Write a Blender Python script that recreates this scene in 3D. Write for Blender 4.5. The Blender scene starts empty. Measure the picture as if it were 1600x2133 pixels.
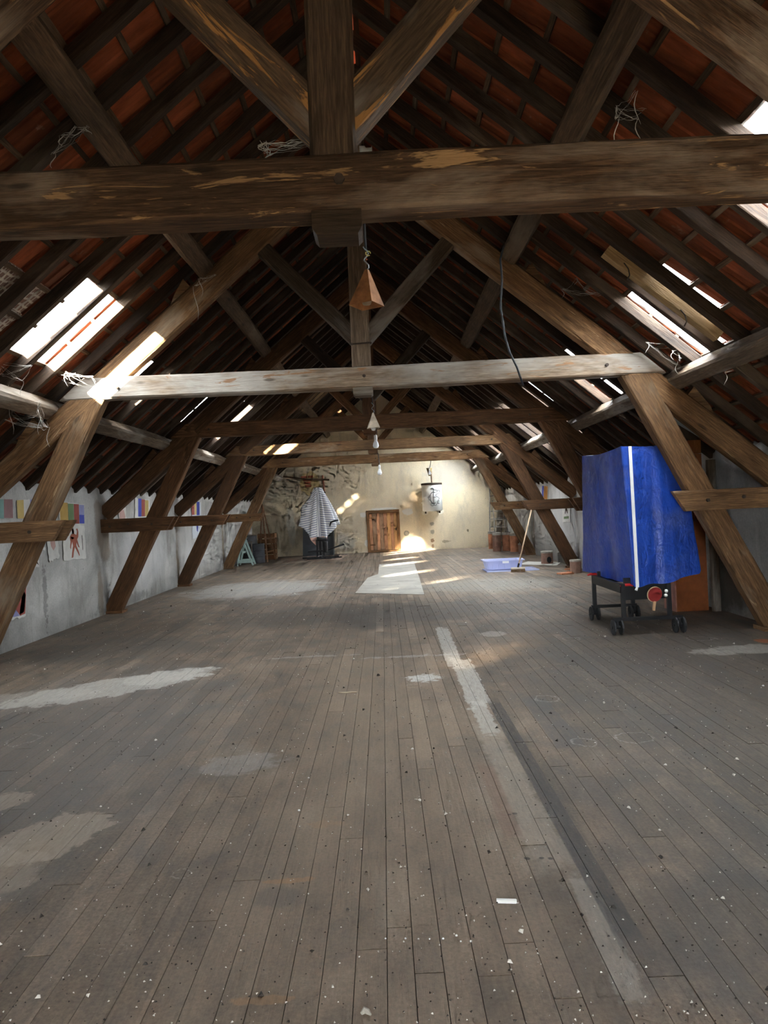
import bpy, math, random
from mathutils import Vector, Matrix, noise as mnoise

R = random.Random(11)
S = bpy.context.scene
COL = S.collection

# ------------------------------------------------------------------ camera, world, sun, exposure
F, ROLL, VX, VY, CH = 1520.0, 0.047, 797.0, 1060.0, 1.5
XR = -0.15                      # ridge line
cam = bpy.data.cameras.new('camera')
cam.sensor_fit = 'HORIZONTAL'
cam.sensor_width = 36.0
cam.lens = 36.0 * F / 1600.0
cam.shift_x = (800 - VX) / 1600.0
cam.shift_y = -(1066.5 - VY) / 1600.0
cam.clip_start = 0.05
cam.clip_end = 300
camo = bpy.data.objects.new('camera', cam)
COL.objects.link(camo)
camo.matrix_world = Matrix.Translation((0, 0, CH)) @ Matrix.Rotation(ROLL, 4, 'Y') @ Matrix.Rotation(math.pi / 2, 4, 'X')
S.camera = camo

SUN_DIR = Vector((0.52, 1.0, -0.47)).normalized()
w = bpy.data.worlds.new('sky')
S.world = w
w.use_nodes = True
wn = w.node_tree
bg = wn.nodes['Background']
tc = wn.nodes.new('ShaderNodeTexCoord')
sx = wn.nodes.new('ShaderNodeSeparateXYZ')
rp = wn.nodes.new('ShaderNodeValToRGB')
rp.color_ramp.elements[0].position = 0.47
rp.color_ramp.elements[0].color = (0.16, 0.15, 0.12, 1)
rp.color_ramp.elements[1].position = 0.52
rp.color_ramp.elements[1].color = (0.94, 0.97, 1.0, 1)
mr = wn.nodes.new('ShaderNodeMapRange')
mr.inputs['From Min'].default_value = -1
mr.inputs['From Max'].default_value = 1
wn.links.new(tc.outputs['Generated'], sx.inputs[0])
wn.links.new(sx.outputs['Z'], mr.inputs['Value'])
wn.links.new(mr.outputs[0], rp.inputs[0])
wn.links.new(rp.outputs[0], bg.inputs['Color'])
bg.inputs['Strength'].default_value = 10.0

sun = bpy.data.lights.new('sun', 'SUN')
sun.energy = 60.0
sun.angle = math.radians(2.4)
sun.color = (1.0, 0.87, 0.68)
suno = bpy.data.objects.new('sun', sun)
COL.objects.link(suno)
suno.rotation_euler = SUN_DIR.to_track_quat('-Z', 'Y').to_euler()
suno.location = (-10, -16, 12)

S.view_settings.view_transform = 'Standard'
S.view_settings.look = 'None'
S.view_settings.gamma = 1.0
S.view_settings.use_curve_mapping = False
S.view_settings.exposure = 2.45
S.cycles.use_denoising = True
S.cycles.max_bounces = 6
S.cycles.diffuse_bounces = 4
S.cycles.glossy_bounces = 2
S.cycles.adaptive_threshold = .07
S.cycles.adaptive_min_samples = 14
S.cycles.transparent_max_bounces = 12
S.cycles.sample_clamp_indirect = 4.0
S.cycles.denoising_prefilter = 'ACCURATE'


def portal(loc, normal, sx_, sy_, upv=(0, 0, 1)):
    """marks a window for light sampling only; it gives no light itself"""
    l = bpy.data.lights.new('window_portal', 'AREA')
    l.shape = 'RECTANGLE'
    l.size, l.size_y = sx_, sy_
    l.cycles.is_portal = True
    o = bpy.data.objects.new('window_portal', l)
    COL.objects.link(o)
    n = Vector(normal).normalized()
    x = Vector(upv).cross(n).normalized()
    y = n.cross(x)
    z = -n
    m = Matrix((x, z.cross(x), z)).transposed().to_4x4()
    m.translation = Vector(loc)
    o.matrix_world = m


# ------------------------------------------------------------------ picture -> place
def uv(x, y):
    u, v = x - VX, VY - y
    c, s = math.cos(ROLL), math.sin(ROLL)
    return u * c + v * s, v * c - u * s


def at(x, y, Y):
    a, b = uv(x, y)
    return Vector((a * Y / F, Y, CH + b * Y / F))


def fl(x, y, z=0.0):
    a, b = uv(x, y)
    return at(x, y, (z - CH) * F / b)


def onx(x, y, X):
    a, b = uv(x, y)
    return at(x, y, X * F / a)


def proj(p):
    a = p[0] * F / p[1]
    b = (p[2] - CH) * F / p[1]
    c, s = math.cos(ROLL), math.sin(ROLL)
    return VX + a * c - b * s, VY - (b * c + a * s)


# ------------------------------------------------------------------ mesh helpers
class MB:
    def __init__(s):
        s.v, s.f, s.fm, s.at = [], [], [], []

    def add(s, vs, fs, mi=0):
        o = len(s.v)
        s.v += [tuple(p) for p in vs]
        s.f += [tuple(i + o for i in f) for f in fs]
        s.fm += [mi] * len(fs)
        return s

    def box(s, c, d, rot=None, mi=0):
        x, y, z = d[0] / 2, d[1] / 2, d[2] / 2
        p = [Vector((i, j, k)) for i in (-x, x) for j in (-y, y) for k in (-z, z)]
        if rot is not None:
            p = [rot @ q for q in p]
        c = Vector(c)
        return s.add([q + c for q in p], [(0, 1, 3, 2), (4, 6, 7, 5), (0, 4, 5, 1), (2, 3, 7, 6), (0, 2, 6, 4), (1, 5, 7, 3)], mi)

    def bar(s, a, b, w_, h_, up=(0, 0, 1), mi=0):
        a, b = Vector(a), Vector(b)
        x = (b - a).normalized()
        u = Vector(up)
        if abs(x.dot(u)) > .98:
            u = Vector((0, 1, 0))
        y = u.cross(x).normalized()
        z = x.cross(y)
        m = Matrix((x, y, z)).transposed()
        return s.box((a + b) / 2, ((b - a).length, w_, h_), m, mi)

    def tube(s, path, r, n=8, mi=0, cap=True):
        path = [Vector(p) for p in path]
        rs = r if isinstance(r, (list, tuple)) else [r] * len(path)
        o, vs, fs = 0, [], []
        prev = None
        for i, p in enumerate(path):
            t = (path[min(i + 1, len(path) - 1)] - path[max(i - 1, 0)])
            t = t.normalized() if t.length > 1e-9 else Vector((0, 0, 1))
            if prev is None:
                ref = Vector((0, 0, 1)) if abs(t.z) < .9 else Vector((1, 0, 0))
                a = ref.cross(t).normalized()
            else:
                a = (prev - t * prev.dot(t)).normalized()
            prev = a
            b = t.cross(a)
            for k in range(n):
                g = 2 * math.pi * k / n
                vs.append(p + (a * math.cos(g) + b * math.sin(g)) * rs[i])
        for i in range(len(path) - 1):
            for k in range(n):
                k2 = (k + 1) % n
                fs.append((i * n + k, i * n + k2, (i + 1) * n + k2, (i + 1) * n + k))
        if cap:
            fs.append(tuple(range(n - 1, -1, -1)))
            fs.append(tuple((len(path) - 1) * n + k for k in range(n)))
        return s.add(vs, fs, mi)

    def lathe(s, prof, c, n=20, mi=0, closed=False):
        c = Vector(c)
        vs = [c + Vector((r * math.cos(2 * math.pi * k / n), r * math.sin(2 * math.pi * k / n), z)) for r, z in prof for k in range(n)]
        fs = []
        m = len(prof)
        for i in range(m if closed else m - 1):
            j = (i + 1) % m
            for k in range(n):
                k2 = (k + 1) % n
                fs.append((i * n + k, i * n + k2, j * n + k2, j * n + k))
        if not closed:
            if prof[0][0] > 1e-6:
                fs.append(tuple(range(n - 1, -1, -1)))
            if prof[-1][0] > 1e-6:
                fs.append(tuple((m - 1) * n + k for k in range(n)))
        return s.add(vs, fs, mi)

    def poly(s, pts, t, mi=0):
        """flat polygon with thickness vector t"""
        n = len(pts)
        pts = [Vector(p) for p in pts]
        t = Vector(t)
        vs = pts + [p + t for p in pts]
        fs = [tuple(range(n - 1, -1, -1)), tuple(range(n, 2 * n))]
        fs += [(i, (i + 1) % n, n + (i + 1) % n, n + i) for i in range(n)]
        return s.add(vs, fs, mi)

    def sheet(s, fn, nu, nv, wrap=False, mi=0):
        vs = [fn(i / (nu - (0 if wrap else 1)), j / (nv - 1)) for j in range(nv) for i in range(nu)]
        fs = []
        for j in range(nv - 1):
            for i in range(nu if wrap else nu - 1):
                i2 = (i + 1) % nu
                fs.append((j * nu + i, j * nu + i2, (j + 1) * nu + i2, (j + 1) * nu + i))
        return s.add(vs, fs, mi)

    def mesh(s, name, mats, smooth=False):
        m = bpy.data.meshes.new(name)
        m.from_pydata(s.v, [], s.f)
        for x in (mats if isinstance(mats, (list, tuple)) else [mats]):
            m.materials.append(x)
        if any(s.fm):
            m.polygons.foreach_set('material_index', s.fm)
        if smooth:
            m.polygons.foreach_set('use_smooth', [True] * len(s.f))
        m.update()
        return m

    def build(s, name, mats, parent=None, smooth=False, origin=None):
        o0 = Vector(origin) if origin is not None else None
        if o0 is None:
            lo = [min(p[i] for p in s.v) for i in range(3)]
            hi = [max(p[i] for p in s.v) for i in range(3)]
            o0 = Vector(((lo[0] + hi[0]) / 2, (lo[1] + hi[1]) / 2, lo[2]))
        s.v = [tuple(Vector(p) - o0) for p in s.v]
        return link(name, s.mesh(name, mats, smooth), o0, None, parent)


def link(name, mesh, loc, rot=None, parent=None):
    o = bpy.data.objects.new(name, mesh)
    COL.objects.link(o)
    m = (rot.to_4x4() if rot is not None else Matrix.Identity(4))
    m.translation = Vector(loc)
    if parent is not None:
        o.parent = parent
        # parents only carry a translation (or a chain of them)
        off = Vector((0, 0, 0))
        q = parent
        while q is not None:
            off += q.location
            q = q.parent
        if parent.get('_rot'):
            m = parent_world(parent).inverted() @ m
        else:
            m.translation = Vector(loc) - off
    o.matrix_local = m
    return o


def parent_world(p):
    m = p.matrix_basis.copy()
    while p.parent is not None:
        p = p.parent
        m = p.matrix_basis @ m
    return m


def empty(name, loc):
    o = bpy.data.objects.new(name, None)
    COL.objects.link(o)
    o.empty_display_size = .1
    o.location = loc
    return o


def tag(o, label, cat, group=None, kind=None):
    if label:
        o['label'] = label
    if cat:
        o['category'] = cat
    if group:
        o['group'] = group
    if kind:
        o['kind'] = kind
    return o


def struct(o, label=None):
    o['kind'] = 'structure'
    if label:
        o['label'] = label
    return o


def frame(a, b, up=(0, 0, 1)):
    x = (Vector(b) - Vector(a)).normalized()
    u = Vector(up)
    y = u.cross(x).normalized()
    z = x.cross(y)
    return Matrix((x, y, z)).transposed()


def beam_mesh(name, L, w_, h_, mat, seg=None, jit=.006, bev=.016, sk0=0., sk1=0., seed=0, taper=1.0):
    """timber along local X, width Y, depth Z; skew of the ends in x per z"""
    seg = seg or max(3, int(L / .4))
    rr = random.Random(seed)
    prof = [(-w_ / 2 + bev, -h_ / 2), (w_ / 2 - bev, -h_ / 2), (w_ / 2, -h_ / 2 + bev), (w_ / 2, h_ / 2 - bev),
            (w_ / 2 - bev, h_ / 2), (-w_ / 2 + bev, h_ / 2), (-w_ / 2, h_ / 2 - bev), (-w_ / 2, -h_ / 2 + bev)]
    vs, fs = [], []
    ph = [rr.uniform(0, 6.28) for _ in range(4)]
    for i in range(seg + 1):
        t = i / seg
        dy = jit * math.sin(ph[0] + t * L * 1.3) * .8
        dz = jit * math.sin(ph[1] + t * L * 1.1) * .8
        sc = 1 + (taper - 1) * t
        for (y, z) in prof:
            j1, j2 = rr.uniform(-jit, jit) * .5, rr.uniform(-jit, jit) * .5
            x = t * L
            if i == 0:
                x += sk0 * z
            if i == seg:
                x += sk1 * z
            vs.append((x, y * sc + dy + j1, z * sc + dz + j2))
    for i in range(seg):
        for k in range(8):
            k2 = (k + 1) % 8
            fs.append((i * 8 + k, i * 8 + k2, (i + 1) * 8 + k2, (i + 1) * 8 + k))
    fs.append(tuple(range(7, -1, -1)))
    fs.append(tuple(seg * 8 + k for k in range(8)))
    m = bpy.data.meshes.new(name)
    m.from_pydata(vs, [], fs)
    m.materials.append(mat)
    m.update()
    return m


_seed = [100]


def beam(name, a, b, w_, h_, mat, parent=None, up=(0, 0, 1), **kw):
    a, b = Vector(a), Vector(b)
    _seed[0] += 1
    m = beam_mesh(name, (b - a).length, w_, h_, mat, seed=_seed[0], **kw)
    return link(name, m, a, frame(a, b, up), parent)


# ------------------------------------------------------------------ materials
def newmat(name):
    m = bpy.data.materials.new(name)
    m.use_nodes = True
    nt = m.node_tree
    return m, nt, nt.nodes['Principled BSDF']


def nd(nt, t, ins=None, **pr):
    n = nt.nodes.new('ShaderNode' + t)
    for k, v in pr.items():
        setattr(n, k, v)
    for k, v in (ins or {}).items():
        sk = n.inputs[k]
        if isinstance(v, bpy.types.NodeSocket):
            nt.links.new(v, sk)
        else:
            if isinstance(v, tuple) and len(v) == 3 and sk.type == 'RGBA':
                v = v + (1,)
            sk.default_value = v
    return n


def ramp(nt, fac, stops):
    n = nt.nodes.new('ShaderNodeValToRGB')
    cr = n.color_ramp
    while len(cr.elements) < len(stops):
        cr.elements.new(.5)
    for e, (p, c) in zip(cr.elements, stops):
        e.position = p
        if not isinstance(c, tuple):
            c = (c, c, c)
        e.color = c + (1,)
    nt.links.new(fac, n.inputs[0])
    return n.outputs[0]


def mixc(nt, fac, a, b, mode='MIX'):
    n = nt.nodes.new('ShaderNodeMix')
    n.data_type = 'RGBA'
    n.blend_type = mode
    for s_, v in ((n.inputs[0], fac), (n.inputs[6], a), (n.inputs[7], b)):
        if isinstance(v, bpy.types.NodeSocket):
            nt.links.new(v, s_)
        elif isinstance(v, tuple):
            s_.default_value = v + (1,) if len(v) == 3 else v
        else:
            s_.default_value = v
    return n.outputs[2]


def math_(nt, op, a, b=0.0, clamp=False):
    n = nt.nodes.new('ShaderNodeMath')
    n.operation = op
    n.use_clamp = clamp
    for s_, v in ((n.inputs[0], a), (n.inputs[1], b)):
        if isinstance(v, bpy.types.NodeSocket):
            nt.links.new(v, s_)
        else:
            s_.default_value = v
    return n.outputs[0]


def objvec(nt, scale, rnd=True):
    t = nd(nt, 'TexCoord')
    v = t.outputs['Object']
    if rnd:
        oi = nd(nt, 'ObjectInfo')
        sc = nd(nt, 'VectorMath', {0: (37.1, 51.3, 23.7)}, operation='SCALE')
        nt.links.new(oi.outputs['Random'], sc.inputs['Scale'])
        v = nd(nt, 'VectorMath', {0: v, 1: sc.outputs[0]}, operation='ADD').outputs[0]
    return nd(nt, 'Mapping', {'Vector': v, 'Scale': scale}).outputs[0]


def noise(nt, vec, scale=1., detail=4., rough=.55, dist=0.):
    n = nd(nt, 'TexNoise', {'Scale': scale, 'Detail': detail, 'Roughness': rough, 'Distortion': dist})
    if vec is not None:
        nt.links.new(vec, n.inputs['Vector'])
    return n.outputs['Fac']


def bump(nt, b, h, strength, dist=.01):
    n = nd(nt, 'Bump', {'Height': h, 'Strength': strength, 'Distance': dist})
    nt.links.new(n.outputs[0], b.inputs['Normal'])


def wood(name, dark, light, patch=None, pamt=.5, grey=None, gamt=.5, rough=.8, var=.35, bmp=.6):
    m, nt, b = newmat(name)
    v = objvec(nt, (1, 1, 1))
    g = noise(nt, nd(nt, 'Mapping', {'Vector': v, 'Scale': (1.1, 17, 17)}).outputs[0], 1.6, 6, .62, 1.2)
    fine = noise(nt, nd(nt, 'Mapping', {'Vector': v, 'Scale': (5, 70, 70)}).outputs[0], 1.5, 3, .6)
    c = ramp(nt, g, [(.28, dark), (.68, light)])
    c = mixc(nt, ramp(nt, fine, [(.38, 0.), (.66, .8)]), c, dark)
    if grey:
        gm = noise(nt, nd(nt, 'Mapping', {'Vector': v, 'Scale': (.6, 2.2, 2.2)}).outputs[0], 1.3, 5, .6, .4)
        c = mixc(nt, ramp(nt, gm, [(.62 - gamt * .3, 0.), (.72 - gamt * .2, .85)]), c, grey)
    if patch:
        pm = noise(nt, nd(nt, 'Mapping', {'Vector': v, 'Scale': (1.2, 8, 8)}).outputs[0], 1.5, 5, .65, .8)
        c = mixc(nt, ramp(nt, pm, [(.74 - pamt * .25, 0.), (.78 - pamt * .25, .9)]), c, patch)
    big = noise(nt, v, 1.1, 3, .6)
    c = mixc(nt, 1.0, c, ramp(nt, big, [(.3, 1 - var), (.7, 1 + var * .6)]), 'MULTIPLY')
    oi = nd(nt, 'ObjectInfo')
    c = mixc(nt, 1.0, c, ramp(nt, oi.outputs['Random'], [(0., .75), (1., 1.2)]), 'MULTIPLY')
    # knots and nail stains
    vo = nd(nt, 'TexVoronoi', {'Vector': nd(nt, 'Mapping', {'Vector': v, 'Scale': (1.6, 6, 6)}).outputs[0], 'Scale': 1.0})
    kn = ramp(nt, vo.outputs['Distance'], [(.07, 1.), (.13, 0.)])
    c = mixc(nt, math_(nt, 'MULTIPLY', kn, .7), c, (dark[0] * .4, dark[1] * .4, dark[2] * .4))
    nt.links.new(c, b.inputs['Base Color'])
    b.inputs['Roughness'].default_value = rough
    b.inputs['Specular IOR Level'].default_value = .25
    bump(nt, b, math_(nt, 'ADD', g, math_(nt, 'MULTIPLY', fine, .5)), bmp, .012)
    return m


def plain(name, col, rough=.6, metal=0., nscale=0., namt=.3, bmp=0., spec=.4):
    m, nt, b = newmat(name)
    b.inputs['Roughness'].default_value = rough
    b.inputs['Metallic'].default_value = metal
    b.inputs['Specular IOR Level'].default_value = spec
    if nscale:
        v = objvec(nt, (1, 1, 1))
        n = noise(nt, v, nscale, 6, .65)
        c = mixc(nt, 1., col, ramp(nt, n, [(.3, 1 - namt), (.7, 1 + namt)]), 'MULTIPLY')
        nt.links.new(c, b.inputs['Base Color'])
        if bmp:
            bump(nt, b, n, bmp, .01)
    else:
        b.inputs['Base Color'].default_value = col + (1,)
    return m


def blob(nt, pos, cx, cy, rx, ry, ang=0., namt=.5, edge=.12, nscale=3., planar='XY', box=False):
    """mask of a stain with its own ragged outline; fixed in the place (world metres)"""
    ch = _cache.setdefault(nt.as_pointer(), {})
    if 'p' not in ch:
        q = pos
        if planar != 'XY':
            sp = nd(nt, 'SeparateXYZ', {0: pos})
            q = nd(nt, 'CombineXYZ', {0: sp.outputs['X' if planar == 'XZ' else 'Y'], 1: sp.outputs['Z']}).outputs[0]
        ch['p'] = q
    pos = ch['p']
    b_ = 2.5 if nscale < 3.5 else (6. if nscale < 8 else 14.)
    if b_ not in ch:
        ch[b_] = math_(nt, 'SUBTRACT', noise(nt, pos, b_, 5, .66), .5)
    n = ch[b_]
    a = nd(nt, 'VectorMath', {0: pos, 1: (cx, cy, 0.)}, operation='SUBTRACT').outputs[0]
    mp = nd(nt, 'Mapping', {'Vector': a, 'Rotation': (0, 0, -ang), 'Scale': (1., 1., 0.)}, vector_type='POINT').outputs[0]
    mp = nd(nt, 'VectorMath', {0: mp, 1: (1 / rx, 1 / ry, 0.)}, operation='MULTIPLY').outputs[0]
    if box:
        sp = nd(nt, 'SeparateXYZ', {0: mp})
        ln = math_(nt, 'MAXIMUM', math_(nt, 'ABSOLUTE', sp.outputs['X']), math_(nt, 'ABSOLUTE', sp.outputs['Y']))
    else:
        ln = nd(nt, 'VectorMath', {0: mp}, operation='LENGTH').outputs['Value']
    d = math_(nt, 'ADD', ln, math_(nt, 'MULTIPLY', n, namt * 2.6))
    return ramp(nt, d, [(max(0, .9 - edge), 1.), (.9 + edge, 0.)])


_cache = {}


def plaster(name, base, alt, dark, planar, blobs=(), scale=1.0, bmp=.5):
    m, nt, b = newmat(name)
    pos = nd(nt, 'NewGeometry').outputs['Position']
    n1 = noise(nt, pos, .9 * scale, 7, .62, .6)
    n2 = noise(nt, nd(nt, 'Mapping', {'Vector': pos, 'Scale': (1, 1, .35)}).outputs[0], 3.2 * scale, 6, .65)
    n3 = noise(nt, pos, 38, 4, .7)
    c = ramp(nt, n1, [(.36, alt), (.62, base)])
    c = mixc(nt, ramp(nt, n2, [(.5, 0.), (.7, .75)]), c, dark)
    c = mixc(nt, 1., c, ramp(nt, n3, [(.3, .86), (.7, 1.1)]), 'MULTIPLY')
    vo = nd(nt, 'TexVoronoi', {'Vector': pos, 'Scale': 4.5})
    c = mixc(nt, math_(nt, 'MULTIPLY', ramp(nt, vo.outputs['Distance'], [(.03, 1.), (.055, 0.)]), .6), c, (.06, .05, .045))
    for (cx, cy, rx, ry, ang, col, amt, na, ed, ns) in blobs:
        mk = blob(nt, pos, cx, cy, rx, ry, ang, na, ed, ns, planar)
        c = mixc(nt, math_(nt, 'MULTIPLY', mk, amt), c, col)
    nt.links.new(c, b.inputs['Base Color'])
    b.inputs['Roughness'].default_value = .92
    b.inputs['Specular IOR Level'].default_value = .15
    bump(nt, b, math_(nt, 'ADD', n2, math_(nt, 'MULTIPLY', n3, .35)), bmp, .025)
    return m


W_DARK = wood('wood_dark_beam', (.026, .014, .008), (.13, .075, .040), patch=(.34, .21, .10), pamt=.60, grey=(.23, .18, .135), gamt=.35)
W_KING = wood('wood_dark_post', (.028, .017, .010), (.115, .076, .047), patch=(.30, .18, .08), pamt=.25, grey=(.19, .165, .14), gamt=.35)
W_STRUT1 = wood('wood_strut_orange', (.045, .028, .016), (.16, .105, .062), patch=(.40, .20, .065), pamt=.72, grey=(.21, .18, .15), gamt=.2)
W_GREY = wood('wood_grey_beam', (.14, .09, .055), (.38, .285, .20), patch=(.30, .155, .075), pamt=.5, grey=(.46, .425, .38), gamt=.8, var=.2)
W_BROWN = wood('wood_brown', (.050, .022, .009), (.205, .098, .042), patch=(.30, .18, .095), pamt=.30, var=.4)
W_TAN = wood('wood_tan', (.095, .048, .021), (.33, .185, .088), patch=(.44, .30, .175), pamt=.35, grey=(.31, .235, .165), gamt=.25, var=.4)
W_RAFT = wood('wood_rafter', (.018, .010, .006), (.070, .042, .025), grey=(.10, .074, .052), gamt=.3, var=.45)
W_BATT = wood('wood_batten', (.042, .024, .013), (.15, .095, .055), grey=(.16, .12, .085), gamt=.3)
W_PURL = wood('wood_purlin', (.065, .042, .026), (.23, .165, .11), grey=(.31, .275, .235), gamt=.5, patch=(.24, .135, .075), pamt=.35)
W_NEW = wood('wood_fresh_board', (.22, .135, .06), (.45, .30, .15), var=.2)
W_DOOR = [wood('wood_door_%d' % i, d, l, var=.22) for i, (d, l) in enumerate([((.50, .23, .12), (.85, .50, .30)), ((.30, .18, .11), (.55, .36, .23)), ((.52, .26, .10), (.85, .54, .26))])]
W_FRAME = wood('wood_door_frame', (.17, .085, .035), (.36, .19, .085), var=.25)
W_CRATE = wood('wood_crate', (.10, .045, .018), (.24, .12, .052), var=.3)


def tile_mat(name, a, b_, white=.25, honey=False):
    m, nt, b = newmat(name)
    v = objvec(nt, (1, 1, 1))
    n1 = noise(nt, nd(nt, 'Mapping', {'Vector': v, 'Scale': (14, 3, 8)}).outputs[0], 1.3, 6, .65)
    c = ramp(nt, n1, [(.3, a), (.7, b_)])
    pos = nd(nt, 'NewGeometry').outputs['Position']
    ad = nd(nt, 'Attribute', attribute_name='tint')
    c = mixc(nt, 1., c, ramp(nt, ad.outputs['Fac'], [(0., .62), (1., 1.28)]), 'MULTIPLY')
    n2 = noise(nt, pos, 4.5, 6, .7)
    c = mixc(nt, ramp(nt, n2, [(.70 - white * .2, 0.), (.80 - white * .2, .7)]), c, (.36, .28, .22))
    n4 = noise(nt, pos, 1.2, 4, .6)
    c = mixc(nt, ramp(nt, n4, [(.45, 0.), (.72, .7)]), c, (.06, .028, .018))
    if honey:
        br = nd(nt, 'TexVoronoi', {'Vector': nd(nt, 'Mapping', {'Vector': v, 'Scale': (26, 14, 0)}).outputs[0], 'Scale': 1.0}, feature='DISTANCE_TO_EDGE')
        br.inputs['Randomness'].default_value = .25
        c = mixc(nt, ramp(nt, br.outputs['Distance'], [(.12, 0.), (.2, .85)]), (.52, .45, .38), (.16, .07, .05))
    nt.links.new(c, b.inputs['Base Color'])
    b.inputs['Roughness'].default_value = .85
    b.inputs['Specular IOR Level'].default_value = .2
    bump(nt, b, n1, .5, .008)
    return m


TILE = tile_mat('clay_tile', (.17, .042, .017), (.34, .092, .037))
TILE_H = tile_mat('clay_tile_limed', (.23, .062, .026), (.42, .13, .055), honey=True)


def glass_mat(nm, clear, lo, hi):
    """old glass: lets light straight through, dimmed by its tint, with a little milky dust"""
    m, nt, b = newmat(nm)
    out = nt.nodes['Material Output']
    tr = nd(nt, 'BsdfTransparent', {'Color': tuple(clear) + (1,)})
    tl = nd(nt, 'BsdfTranslucent', {'Color': (.75, .74, .68, 1)})
    pos = nd(nt, 'NewGeometry').outputs['Position']
    n = noise(nt, pos, 5, 2, .6)
    mx = nd(nt, 'MixShader', {0: ramp(nt, n, [(.4, lo), (.75, hi)])})
    nt.links.new(tr.outputs[0], mx.inputs[1])
    nt.links.new(tl.outputs[0], mx.inputs[2])
    nt.links.new(mx.outputs[0], out.inputs['Surface'])
    return m


GLASS = glass_mat('old_roof_glass', (.93, .96, .97), .01, .06)
GLASS_D = glass_mat('sun_dimming_roof_glass', (.07, .066, .058), .01, .04)  # dark tint put in to weaken the sun falling through
GLASS_M = glass_mat('sun_softening_roof_glass', (.24, .225, .195), .01, .05)  # medium tint, set to soften the sun patch on the floor
WINDOW = glass_mat('window_glass', (.93, .96, .97), .01, .04)


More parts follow.
